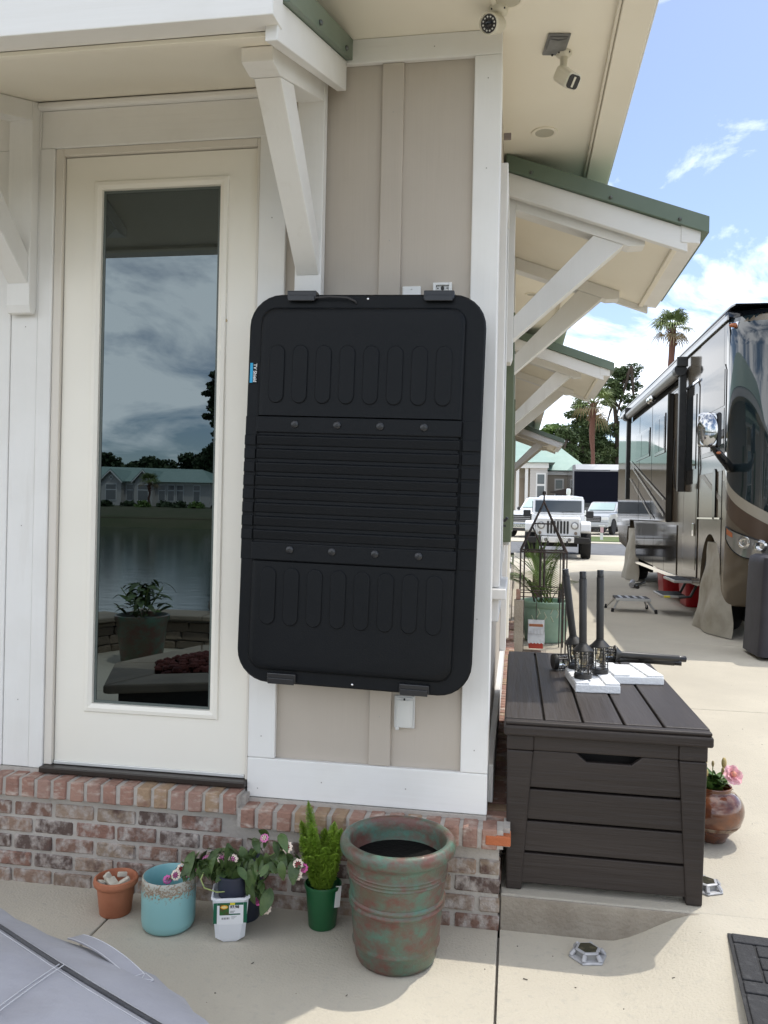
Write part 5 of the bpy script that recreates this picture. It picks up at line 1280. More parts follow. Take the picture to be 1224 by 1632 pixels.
for k in range(34):
    a = rp.uniform(0, 6.28); el = rp.uniform(.35, 1.4); L_ = rp.uniform(.5, .72); d = Vector((math.cos(a) * math.cos(el), math.sin(a) * math.cos(el), math.sin(el))); s_ = d.cross(Vector((0, 0, 1))).normalized() * .014
    p = Vector((.36, 7.4, .72)); m = MB(); m.add([p - s_ * .6, p + s_ * .6, p + d * L_ * .5 + s_, p + d * L_ * .5 - s_, p + d * L_ + Vector((0, 0, -.06))], [(0, 1, 2, 3), (3, 2, 4)]); m.build('blade', M('yucca_leaf', (.07, .12, .03), .5, rand=.3), yuc, recalc=False)
MB().tube([(.36, 7.4, .124), (.36, 7.4, .74)], [.06, .05], 8).build('trunk', bark, yuc)
bh = thing('hanging_birdhouse', 'white tin-roofed birdhouse with red base hanging in the obelisk', 'birdhouse', (.30, 5.2, .15))
B(.235, .375, 5.17, 5.29, .16, .225).build('body', M('red_paint', (.45, .05, .03), .6), bh, bevel=.003)
tin = M('white_tin', (.55, .56, .56), .4, .3, var=((.4, .4, .41), 12, .4, .7, 4))
def scal(z0, z1, y0, y1, ins, name):
    m = MB(); n = 24
    def f(u, v): x = .225 + ins + (.165 - 2 * ins) * u; return (x, y0 + (y1 - y0) * v, z0 + (z1 - z0) * v - (.012 * abs(math.sin(u * 5 * math.pi)) if v == 0 else 0))
    m.grid(f, n, 5); return m.build(name, tin, bh, smooth=60)
scal(.225, .33, 5.135, 5.175, 0, 'roof_scale'); scal(.315, .44, 5.158, 5.225, .004, 'roof_scale')
B(.238, .372, 5.19, 5.28, .226, .40).build('wall', M('bird_wood', (.34, .13, .06), .7), bh)
scal(.235, .44, 5.33, 5.228, 0, 'roof_back')
MB().tube([(.305, 5.225, .438), (.305, 5.225, .56), (.305, 5.08, .68)], .004, 5).build('chain', black_metal, bh)
posts = []
for i, (y, z) in enumerate(((4.2, .74), (4.9, .56))):
    tag(MB().box(.10, .135, y, y + .05, z, z + .09).build('brick_paver', soldierm, None, bevel=.004), ('upper' if i == 0 else 'lower') + ' loose orange brick propped by the cottage side wall', 'brick')
for i, (x, y, h) in enumerate(((.105, 4.18, .74), (.105, 4.88, .56))):
    b_o = MB()
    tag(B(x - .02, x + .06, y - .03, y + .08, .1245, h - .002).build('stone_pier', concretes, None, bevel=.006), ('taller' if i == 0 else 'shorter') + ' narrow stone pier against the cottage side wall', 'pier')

# ================================================================== MOTORHOME
rv = thing('motorhome', 'bronze and black motorhome parked beside the cottage with fabric wheel covers', 'motorhome', (3.7, 11, g(11)))
X0, X1 = 2.45, 5.0
rvtan = M('bronze_gloss_paint', (0.125, 0.100, 0.073), .14, 0, spec=.3, var=((.11, .09, .068), .6, .4, .7, 2), bump=(1.2, .02, 2))
rvdark = M('dark_mirror_paint', (0.030, 0.026, 0.022), .06, 0, spec=.3, bump=(1.1, .02, 2))
rvblack = M('rv_black_gloss', (.006, .007, .009), .12, spec=.3)
rvglass = M('rv_tinted_glass', (.010, .012, .013), .02, spec=.22)
rvwind = M('rv_windscreen', (.012, .02, .024), .02, spec=.8, coat=.5)
mirc0 = M('lamp_reflector', (.5, .5, .5), .12, .9)
def arch(cy_, zb_, r, rz_, n=14): return [(cy_ + r * math.cos(R(180 * k / n)), zb_ + rz_ * math.sin(R(180 * k / n))) for k in range(n + 1)]
prof = [(6.98, .56), (6.92, .56), (6.92, 3.88), (16.3, 3.88), (16.55, 3.78), (16.62, 3.6), (16.62, 1.3), (16.2, .92)]
prof += arch(14.35, .82, .62, .75) + [(13.6, .70), (9.45, .60), (8.1, .60)] + arch(7.47, .62, .50, .68)
body = MB().prism(prof, 'x', X0, X1).build('body', rvtan, rv, smooth=35)
NZ = [(.50, 6.62), (.56, 6.50), (.72, 6.36), (1.2, 6.27), (1.75, 6.21), (2.4, 6.22), (3.1, 6.26), (3.55, 6.31), (3.74, 6.40), (3.84, 6.54), (3.885, 6.72)]
def nose_y(z):
    for (za, ya), (zb_, yb_) in zip(NZ, NZ[1:]):
        if za <= z <= zb_: return ya + (yb_ - ya) * (z - za) / (zb_ - za)
    return NZ[0][1] if z < NZ[0][0] else NZ[-1][1]
RC = .46
def nose(t, z, off=0.0):
    # t 0..1 from the kerb side (x=X0) round the nose to the far side
    yf = nose_y(z); rc = min(RC, 6.92 - yf); Wd = X1 - X0
    L1, L2 = 6.92 - yf - rc, rc * math.pi / 2; L3 = Wd - 2 * rc; T = 2 * L1 + 2 * L2 + L3; d = t * T
    if d <= L1: return (X0 - off, 6.92 - d, z)
    if d <= L1 + L2:
        a = (d - L1) / rc; return (X0 + rc - (rc + off) * math.cos(a), yf + rc - (rc + off) * math.sin(a), z)
    if d <= L1 + L2 + L3: return (X0 + rc + d - L1 - L2, yf - off, z)
    if d <= L1 + 2 * L2 + L3:
        a = (d - L1 - L2 - L3) / rc; return (X1 - rc + (rc + off) * math.sin(a), yf + rc - (rc + off) * math.cos(a), z)
    return (X1 + off, yf + rc + d - L1 - 2 * L2 - L3, z)
zsn = [.5, .53, .58, .66, .8, 1.0, 1.25, 1.5, 1.75, 2.0, 2.3, 2.6, 2.9, 3.2, 3.45, 3.6, 3.7, 3.78, 3.84, 3.885]
MB().loft([[nose(k / 60, z) for k in range(61)] for z in zsn]).build('nose_cap', rvtan, rv, smooth=50)
B(X0 + .35, X1 - .35, 6.95, 16, .62, 1.5).build('underbody', M('underbody_black', (.008, .008, .008), .9), rv)
B(X0 + .28, X0 + .34, 6.9, 8.1, .3, 1.5).build('wheel_well', M('underbody_black', (.008, .008, .008), .9), rv)
B(X0 + .28, X0 + .34, 13.6, 15.1, .4, 1.6).build('wheel_well', M('underbody_black', (.008, .008, .008), .9), rv)
def sheet(pts, x, name, mat, parent=rv, th=.004): return MB().prism(pts, 'x', x, x + th).build(name, mat, parent)
# mirror-dark upper side and slide-out
sheet([(6.70, 2.05), (8.12, 2.05), (8.12, 3.74), (6.76, 3.74), (6.70, 3.6)], X0 - .005, 'upper_side', rvdark)
sheet([(14.5, 1.3), (16.55, 1.3), (16.55, 3.74), (14.5, 3.74)], X0 - .005, 'upper_side', rvdark)
sheet([(9.15, 3.42), (14.49, 3.42), (14.49, 3.74), (9.15, 3.74)], X0 - .005, 'upper_side', rvdark)
sl = B(X0 - .10, X0 - .001, 9.9, 13.9, 1.42, 3.40).build('slide_out', rvdark, rv, bevel=.02)
for y in (11.3, 12.7): B(X0 - .103, X0 - .1005, y, y + .02, 1.45, 3.37).build('panel_seam', rvblack, sl)
for y0, y1, z0, z1, ml in ((10.05, 11.0, 2.5, 3.12, .5), (11.5, 13.1, 2.55, 3.05, .55)):
    w_ = B(X0 - .112, X0 - .1035, y0, y1, z0, z1).build('slide_window', rvblack, sl, bevel=.003)
    ym = y0 + (y1 - y0) * ml
    for a, b in ((y0 + .05, ym - .015), (ym + .015, y1 - .05)): B(X0 - .116, X0 - .1125, a, b, z0 + .05, z1 - .05).build('pane', rvglass, w_)
bw = sheet([(6.78, 2.26), (7.96, 2.26), (7.96, 3.22), (7.88, 3.28), (6.86, 3.28), (6.78, 3.2)], X0 - .0145, 'cab_window', rvblack, th=.009)
for a in ((6.84, 7.90, 2.80, 3.22), (6.84, 7.38, 2.31, 2.77), (7.42, 7.90, 2.31, 2.77)): B(X0 - .0185, X0 - .015, *a).build('pane', rvglass, bw)
dr = sheet([(8.16, .70), (9.05, .70), (9.05, 3.22), (8.95, 3.3), (8.26, 3.3), (8.16, 3.22)], X0 - .012, 'entry_door', rvdark, th=.0115)
B(X0 - .016, X0 - .0125, 8.22, 8.99, .8, 1.95).build('door_panel', rvtan, dr)
B(X0 - .02, X0 - .0125, 8.30, 8.92, 2.15, 3.15).build('door_window', rvglass, dr)
B(X0 - .03, X0 - .0165, 8.28, 8.38, 1.25, 1.42).build('door_handle', chrome, dr, bevel=.004)
B(X0 - .026, X0 - .0125, 8.14, 9.07, 3.30, 3.33).build('rain_gutter', chrome, dr)
hdl = MB().prism(capsule(0, 0, .14, .62), 'x', X0 - .02, X0 - .006)
hdl.v = [Vector((p.x, 7.25 + p.y, 1.78 + p.z)) for p in hdl.v]; hdl.build('grab_recess', rvblack, rv, bevel=.004)
# cargo bay doors
for i, (a, b) in enumerate(((9.5, 10.5), (10.52, 11.5), (11.52, 12.5), (12.52, 13.5))):
    sheet([(a, .64 + .015 * i), (b, .66 + .015 * i), (b, 1.38), (a, 1.38)], X0 - .012, 'bay_door', rvdark, th=.0115)
B(X0 - .016, X0 - .0005, 9.47, 13.6, .58, .635).build('sill_trim', chrome, rv)
B(X0 - .02, X0 - .0005, 6.95, 8.12, 1.48, 1.50).build('belt_trim', chrome, rv)
B(X0 - .006, X0 - .0005, 6.93, 6.942, .6, 3.75).build('panel_seam', rvblack, rv)
# sweeping stripes
def stripe(y0, z0, y1, z1, w): sheet([(y0, z0), (y0, z0 + w * .7), (y1, z1 + w * .35), (y1, z1)], X0 - .121, 'swoosh', M('swoosh_silver', (.20, .175, .15), .25), sl, .0025)
stripe(10.0, 1.5, 13.5, 2.45, .07); stripe(10.0, 1.75, 13.8, 2.6, .05); stripe(11.0, 1.45, 13.8, 2.25, .05)
sheet([(6.93, 1.66), (6.93, 1.72), (8.1, 2.14), (8.1, 2.06)], X0 - .004, 'swoosh', M('swoosh_silver', (.42, .38, .33)), rv, .003)
# awning along the roof edge, with black arms
MB().tube([(X0 - .085, 9.05, 3.60), (X0 - .085, 14.4, 3.60)], .075, 14).build('awning_roll', M('awning_grey', (.26, .25, .24), .4, .3), rv, smooth=60)
B(X0 - .03, X0 - .0055, 6.74, 16.4, 3.762, 3.82).build('roof_rail', M('rail_alu', (.35, .35, .35), .3, .8), rv, bevel=.006)
for y in (8.98, 14.45):
    a_ = B(X0 - .115, X0 - .021, y - .05, y + .06, 1.86, 3.62).build('awning_arm', black_metal, rv, bevel=.01)
    MB().tube([(X0 - .115, y - .09, 3.58), (X0 - .115, y + .1, 3.58)], .085, 12).build('arm_head', black_metal, a_, smooth=60)
    B(X0 - .17, X0 - .02, y - .12, y - .06, 3.62, 3.76).build('arm_cap', black_metal, a_, bevel=.01)
MB().tube([(X0 - .17, 8.9, 2.6), (X0 - .19, 8.88, 2.2), (X0 - .16, 8.88, 1.9)], .012, 6).build('strap', black_metal, rv, smooth=60)
for y, z in ((11.2, 3.5), (11.45, 3.5)): MB().ball((X0 - .13, y, z), .06, 10, 8).build('porch_lamp', chrome, rv, smooth=180)
# front: windscreen wrap, bumper, lights
def zlow(t):
    q_ = min(t, 1 - t); return 2.06 - .62 * min(1, max(0, (q_ - .035) / .26)) ** .75
MB().grid(lambda u, v: nose(.035 + .93 * u, zlow(.035 + .93 * u) + (3.80 - zlow(.035 + .93 * u)) * v, .007), 44, 16).build('windscreen', rvwind, rv, smooth=180)
def band(o0, o1, name, mat, off, t0=.012):
    return MB().grid(lambda u, v: nose(t0 + (1 - 2 * t0) * u, zlow(t0 + (1 - 2 * t0) * u) - o0 - (o1 - o0) * v, off), 44, 4).build(name, mat, rv, smooth=180)
MB().grid(lambda u, v: nose(.001 + .998 * u, 3.775 + .109 * v, .009), 50, 6).build('brow_panel', rvblack, rv, smooth=180)
band(.0, .13, 'nose_swoosh', M('swoosh_pearl', (.34, .31, .255), .2, spec=.4), .006)
band(.131, .36, 'nose_band', M('nose_brown', (.085, .058, .042), .2, spec=.4), .005)
MB().prism([(6.5, 3.87), (6.7, 3.892), (16.3, 3.892), (16.3, 3.91), (6.68, 3.912), (6.48, 3.885)], 'x', X0 - .004, X1 + .004).build('roof_cap', rvblack, rv, smooth=40)
lampc = M('headlamp_clear', (.30, .30, .29), .06, .5)
for mir in (0, 1):
    T_ = (lambda t: t) if not mir else (lambda t: 1 - t)
    def hl(u, v):
        t = .070 + .165 * u; top = 1.40 - .16 * u - .02 * u * u; bot = top - .05 - .20 * math.sin(math.pi * min(1, .12 + .8 * u)) ** .8
        return nose(T_(t), bot + (top - bot) * v, .010)
    h_ = MB().grid(hl, 18, 6).build('headlight', lampc, rv, smooth=180)
    for t, r_, z_ in ((.155, .058, 1.235), (.205, .055, 1.20)):
        p = Vector(nose(T_(t), z_, .010)); n_ = (Vector(nose(T_(t), z_, .02)) - p).normalized(); q = n_.to_track_quat('Z', 'Y').to_matrix().to_4x4(); q.translation = p
        MB().lathe([(r_ * 1.25, 0.0), (r_ * 1.25, .004), (r_, .012), (r_ * .8, .016), (r_ * .55, .006), (0.001, .004)], 22).xf(q).build('lamp', mirc0, h_, smooth=40)
    MB().grid(lambda u, v: nose(T_(.076 + .035 * u), 1.315 + (.07 - .02 * u) * v - .035 * u, .013), 6, 3).build('indicator', M('amber_lens', (.42, .13, .05), .2), h_, smooth=180)
    MB().tube([Vector(hl(u / 18, 1)) for u in range(19)] + [Vector(hl(u / 18, 0)) for u in range(18, -1, -1)] + [Vector(hl(0, 1))], .008, 5, False).build('lamp_gasket', rvblack, h_)
MB().grid(lambda u, v: nose(.17 + .2 * u, .68 + .06 * u + (.32 - .04 * u) * v, .006), 12, 6).build('bumper_recess', M('bumper_grey', (.10, .092, .085), .4), rv, smooth=180)
MB().tube([nose(.168, z_, .012) for z_ in (.70, .8, .9, 1.0)] + [nose(t_, 1.0, .012) for t_ in (.2, .25, .3, .36)], .012, 6).build('recess_trim', chrome, rv, smooth=60)
_mp = nose(.085, 3.68, .012)
ml = MB().ball(_mp, .06, 12, 8, 1, .6, .42).build('marker_lamp', M('amber_lens', (.42, .13, .05)), rv, smooth=180)
MB().grid(lambda u, v: nose(.068 + .034 * u, 3.645 + .07 * v, .010), 6, 3).build('lamp_base', chrome, rv, smooth=180)
# mirror on its arm
mirc = M('mirror_chrome', (.42, .43, .45), .06, 1.0)
mi = MB().ball((2.09, 6.08, 2.437), .2, 20, 12, .56, .34, .95).build('door_mirror', mirc, rv, smooth=180)
MB().prism(rrect(.205, .37, .05, 6, 2.092, 2.437), 'y', 6.06, 6.12).build('mirror_housing', mirc, mi, smooth=40, bevel=.02)
MB().prism(rrect(.05, .37, .024, 6, 2.20, 2.437), 'y', 6.05, 6.14).build('mirror_shell', rvblack, mi, bevel=.012)
MB().tube([(2.14, 6.1, 2.27), (2.24, 6.14, 2.16), (2.36, 6.3, 2.07), (2.46, 6.62, 2.06)], [.03, .045, .05, .055], 8).build('mirror_arm', rvblack, mi, smooth=60)
MB().ball((2.20, 6.06, 2.19), .018, 8, 6, 1.4, .6, .8).build('mirror_signal', M('amber_lens', (.42, .13, .05), .2), mi)
# wheels, fabric covers
tyre = M('tyre', (.015, .015, .016), .85)
for cy_, zg in ((7.47, g(7.47)), (14.35, g(14.35))):
    for xx_ in (X0 + .02, X1 - .32):
        w_ = MB().lathe([(.30, -.15), (.47, -.14), (.49, -.1), (.49, .1), (.47, .14), (.30, .15)], 32).xf(Matrix.Translation((xx_ + .15, cy_, zg + .49)) @ Matrix.Rotation(R(90), 4, 'Y')).build('wheel', tyre, rv, smooth=40)
        MB().lathe([(.29, -.11), (.2, -.07), (.1, -.13), (.0001, -.13)], 24, cap0=True).xf(Matrix.Translation((xx_ + .15, cy_, zg + .49)) @ Matrix.Rotation(R(90), 4, 'Y')).build('rim', chrome, w_, smooth=40)
wc = M('wheel_cover_cloth', (.43, .405, .345), .85, var=((.31, .28, .23), 3.5, .45, .7, 6), bump=(4, 1.0, 6, (1, 1, .5)))
for cy_, s_, zb_ in ((7.30, 1.0, .135), (14.3, .98, .215)):
    def cf(u, v, cy_=cy_, s_=s_, zb_=zb_):
        # v 0 bottom ->1 top ; u along y; cloth bulges outward toward the bottom
        half = (.74 - .40 * v ** 1.2) * s_; y = cy_ + half * (u * 2 - 1) + .06 * (1 - v); edge = abs(u * 2 - 1)
        x = X0 - .02 - .10 * (1 - v) * (1 - edge ** 3 * .6) + .12 * edge ** 4 + .018 * math.sin(u * 14 + v * 4) * (1 - v) + .012 * math.sin(v * 13 + u * 6)
        return (x, y, zb_ + (1.12 - .05) * v * s_)
    MB().grid(cf, 26, 18).build('wheel_cover', wc, rv, smooth=180)
# entry steps
for x0, x1, y0, y1, z in ((2.22, 2.60, 8.45, 9.25, .64), (2.08, 2.42, 8.6, 9.25, .42)):
    s_ = B(x0, x1, y0, y1, z - .035, z).build('entry_step', M('step_alu', (.45, .44, .42), .4, .5), rv, bevel=.005)
    B(x0 + .03, x1 - .01, y0 + .04, y1 - .04, z + .0005, z + .006).build('tread', M('step_grip', (.035, .038, .042), .8), s_)
for y in (8.5, 9.18): MB().tube([(2.55, y, .63), (2.45, y, .42), (2.3, y, .40)], .02, 6).build('step_bracket', black_metal, rv)
B(2.12, 2.20, 8.57, 8.5995, .39, .415).build('step_sticker', M('label_yellow', (.75, .65, .05)), rv)

# things near the motorhome
stl = thing('step_stool', 'low aluminium step stool with black grip strips before the motorhome door', 'step stool', (1.73, 8.95, g(8.95)))
zt = .345
B(1.50, 1.97, 8.76, 9.14, zt - .03, zt).build('platform', M('stool_grip', (.04, .04, .042), .7), stl, bevel=.006)
for k in range(4): B(1.56 + k * .1, 1.60 + k * .1, 8.775, 9.125, zt + .0005, zt + .004).build('grip_strip', M('stool_alu', (.5, .5, .5), .35, .7), stl)
for y in (8.755, 9.1455): B(1.495, 1.975, y - .006, y + .006, zt - .04, zt - .001).build('rim', M('stool_alu', (.5, .5, .5)), stl, bevel=.003)
for (a, b), (c, d) in (((1.54, 8.8), (1.46, 8.74)), ((1.54, 9.1), (1.42, 9.18)), ((1.93, 8.8), (2.03, 8.70)), ((1.93, 9.1), (1.99, 9.22))):
    l_ = MB().tube([(a, b, zt - .03), (c, d, g(d) + .03)], .015, 6).build('leg', M('stool_alu', (.5, .5, .5)), stl, smooth=50)
    MB().tube([(c, d, g(d) + .055), (c + (c - a) * .1, d + (d - b) * .1, g(d) + .002)], .021, 8).build('rubber_foot', tyre, l_)
redp = M('red_bin_plastic', (.40, .012, .018), .3)
for i, (x, y, lab_) in enumerate(((2.75, 11.2, 'red plastic bin with rim under the motorhome, left one'), (2.85, 9.9, 'red plastic bin under the motorhome behind the entry steps'))):
    t = thing('storage_bin', lab_, 'bin', (x, y, g(y)), 'red bins under the motorhome')
    m = MB(); m.loft([[(x + a * sx, y + b * sx, g(y) + z) for a, b in rrect(.5, .62, .08)] for sx, z in ((.84, .001), (.88, .02), (1.0, .40))]); m.build('tub', redp, t, smooth=40)
    m = MB(); m.loft([[(x + a * sx, y + b * sx, g(y) + z) for a, b in rrect(.5, .62, .08)] for sx, z in ((1.06, .40), (1.08, .41), (1.08, .45), (1.04, .46))]); m.build('rim', redp, t, smooth=40)
hs = thing('hose_coil', 'black hose end lying under the motorhome beside the rear wheel cover', 'hose', (2.3, 12.9, g(12.9)))
MB().tube([(2.55, 13.1, g(13) + .05), (2.4, 12.7, g(12.7) + .04), (2.25, 12.5, g(12.5) + .04), (2.3, 12.2, g(12.2) + .03)], .03, 8).build('hose', black_metal, hs, smooth=60)
MB().tube([(2.25, 12.5, g(12.5) + .1), (2.2, 12.3, g(12.5) + .06)], .05, 8).build('fitting', silver, hs, smooth=60)

# covered grill at the right edge
gc = thing('covered_grill', 'dark grey fabric grill cover at right edge, shiny grey lid on top', 'grill cover', (2.9, 5.55, .124))
def gcf(ins, z, k=0.0):
    out = []
    for (a, b) in rrect(1.25 - ins * 2, .62 - ins * 2, .07, 5):
        ph = a * 9 + b * 7
        out.append((3.085 + a + .012 * math.sin(ph * 1.7) * k, 5.58 + b + .016 * math.sin(ph * 2.3 + .7) * k, z))
    return out
m = MB(); m.loft([gcf(-.03, .16, 1.6), gcf(-.02, .4, 1.3), gcf(-.01, .8, .8), gcf(0, 1.05, .4), gcf(.01, 1.115, .2), gcf(.05, 1.14, .1)]); m.build('cloth', grillcloth, gc, smooth=50)
for x in (2.55, 3.6):
    for y in (5.32, 5.84): MB().tube([(x, y, .125), (x, y, .3)], .025, 8).build('caster', tyre, gc)
m = MB(); m.loft([[(2.68 + .02 * math.sin(a), 5.58 + r_ * .9 * math.cos(a), 1.145 + r_ * .75 * max(0, math.sin(a))) for a in [math.pi * k / 12 for k in range(13)]] for r_ in (.10,)] + [[(2.68 + d, 5.58 + .26 * math.cos(a), 1.142 + .13 * math.sin(a)) for a in [math.pi * k / 12 for k in range(13)]] for d in (.03, .12, .9)], True, True, False)
m.build('lid_cloth', M('light_grey_cloth', (.34, .35, .38), .45, bump=(8, .3, 3)), gc, smooth=60)

# ================================================================== PARKED VEHICLES AND FAR COTTAGE
carwhite = M('white_car_paint', (.80, .81, .82), .25, coat=.6, var=((.74, .75, .76), 1, .4, .7, 3))
carsilver = M('silver_car_paint', (.46, .48, .50), .28, .3, coat=.8)
carglass = M('car_glass', (.05, .06, .065), .03, spec=.8)
sunshade = M('windscreen_shade', (.40, .52, .50), .3, .2)
blackp = M('black_trim_plastic', (.018, .018, .019), .6)
alloy = M('alloy_wheel', (.5, .5, .51), .3, .7)
def wheel(parent, x, y, r, w, face):
    t_ = MB().lathe([(r * .62, -w / 2), (r * .93, -w / 2), (r, -w * .36), (r, w * .36), (r * .93, w / 2), (r * .62, w / 2)], 28).xf(Matrix.Translation((x, y, r)) @ Matrix.Rotation(R(90), 4, 'Y')).build('tyre', tyre, parent, smooth=40)
    m = MB().lathe([(r * .615, -w * .4), (r * .615, w * .4)], 24).xf(Matrix.Translation((x, y, r)) @ Matrix.Rotation(R(90), 4, 'Y')); 
    m.build('rim', alloy, t_, smooth=40)
    for k in range(5):
        a = 2 * math.pi * k / 5; xo = x + face * w * .42
        MB().prism([(y + .05 * math.cos(a + 1.57), r + .05 * math.sin(a + 1.57)), (y + r * .58 * math.cos(a + .18), r + r * .58 * math.sin(a + .18)), (y + r * .58 * math.cos(a - .18), r + r * .58 * math.sin(a - .18)), (y - .05 * math.cos(a + 1.57), r - .05 * math.sin(a + 1.57))], 'x', xo - .015, xo + .015).build('spoke', alloy, t_)
# off-roader
jp = thing('off_road_car', 'white upright off-road car with slotted grille and round headlights, facing camera', 'car', (1.25, 20.0, g(20.4)), local=True)
jp.rotation_euler = (0, 0, R(-3))
MB().prism([(.12, .62), (.12, 1.12), (.25, 1.17), (1.25, 1.24), (1.25, .62)], 'x', -.62, .62).build('bonnet', carwhite, jp, bevel=.03)
MB().prism([(1.251, .6), (1.251, 1.24), (3.9, 1.24), (3.95, .6)], 'x', -.76, .76).build('tub', carwhite, jp, bevel=.02)
MB().prism([(1.42, 1.25), (1.62, 1.70), (3.8, 1.72), (3.88, 1.25)], 'x', -.72, .72).build('hard_top', carwhite, jp, bevel=.03)
ws = MB().prism([(1.28, 1.26), (1.30, 1.26), (1.50, 1.70), (1.48, 1.70)], 'x', -.74, .74).build('windscreen_frame', carwhite, jp, bevel=.008)
MB().prism([(1.315 - .04, 1.31), (1.32 - .04, 1.31), (1.478 - .04, 1.655), (1.473 - .04, 1.655)], 'x', -.67, .67).build('windscreen', carglass, ws)
MB().tube([(.1, 1.268, 1.305), (.45, 1.29, 1.345)], .008, 5).build('wiper', blackp, jp)
gr = MB().prism([(-.60, .64), (.60, .64), (.62, .80), (.58, 1.13), (-.58, 1.13), (-.62, .80)], 'y', .02, .115).build('grille_panel', carwhite, jp, bevel=.02)
for k in range(7):
    x = -.27 + k * .09
    MB().prism(capsule(x, .88, .055, .36), 'y', .005, .0185).build('grille_slot', black_print, gr)
for s_ in (-1, 1):
    h_ = MB().lathe([(.105, 0), (.105, .02), (.085, .03)], 24).xf(Matrix.Translation((s_ * .46, .02, .93)) @ Matrix.Rotation(R(90), 4, 'X')).build('headlight', M('lamp_bezel', (.25, .25, .25), .3, .6), gr, smooth=40)
    MB().ball((s_ * .46, 0.0, .93), .078, 14, 8, 1, .35, 1).build('lens', M('lamp_lens', (.75, .76, .75), .08, spec=.8), h_, smooth=180)
    MB().lathe([(.045, 0), (.045, .015)], 16).xf(Matrix.Translation((s_ * .49, .02, .72)) @ Matrix.Rotation(R(90), 4, 'X')).build('turn_signal', M('dim_amber', (.25, .2, .16), .3), gr)
    fe = MB(); xa, xb = sorted((s_ * .625, s_ * .90))
    fe.prism([(-.02, .78), (.02, .98), (.2, 1.06), (.95, 1.06), (1.2, .9), (1.3, .62), (1.2, .62), (1.05, .85), (.9, .95), (.25, .95), (.1, .85), (.05, .72)], 'x', xa, xb)
    fe.build('front_wing', carwhite, jp, bevel=.025)
    wheel(jp, s_ * .78, .52, .42, .27, s_); wheel(jp, s_ * .78, 3.0, .42, .27, s_)
    fe2 = MB(); fe2.prism([(2.4, .6), (2.5, .95), (2.7, 1.05), (3.4, 1.05), (3.6, .85), (3.65, .6), (3.5, .6), (3.4, .9), (2.75, .93), (2.55, .75)], 'x', xa, xb); fe2.build('rear_wing', carwhite, jp, bevel=.02)
    mr = B(*sorted((s_ * .80, s_ * 1.02)), 1.35, 1.45, 1.16, 1.36).build('door_mirror', blackp, jp, bevel=.03)
    B(*sorted((s_ * .74, s_ * .84)), 1.38, 1.42, 1.2, 1.24).build('mirror_arm', blackp, mr)
    B(*sorted((s_ * .765, s_ * .722)), 1.62, 3.7, 1.30, 1.64).build('side_glass', carglass, jp)
    MB().prism(capsule(s_ * .26, .45, .05, .12), 'y', -.24, -.215).build('tow_hook', blackp, jp)
B(-.45, .45, -.22, .0, .46, .62).build('bumper', carwhite, jp, bevel=.02)
for s_ in (-1, 1): MB().prism([(s_ * .452, .44), (s_ * .452, .62), (s_ * .86, .60), (s_ * .90, .5), (s_ * .84, .44)], 'y', -.22, 0.0).build('bumper_end', blackp, jp, bevel=.02)
for s_ in (-1, 1): MB().lathe([(.05, 0), (.05, .012), (.035, .016)], 16).xf(Matrix.Translation((s_ * .32, -.22, .54)) @ Matrix.Rotation(R(90), 4, 'X')).build('fog_lamp', M('lamp_bezel', (.25, .25, .25)), jp)
B(-.55, .55, .15, 3.6, .34, .6).build('chassis', M('underbody_black', (.008, .008, .008)), jp)
textmesh('Jeep', .11, M('lamp_bezel', (.25, .25, .25)), gr, Matrix.Translation((0, .018, 1.095)) @ Matrix.Rotation(R(90), 4, 'X'))

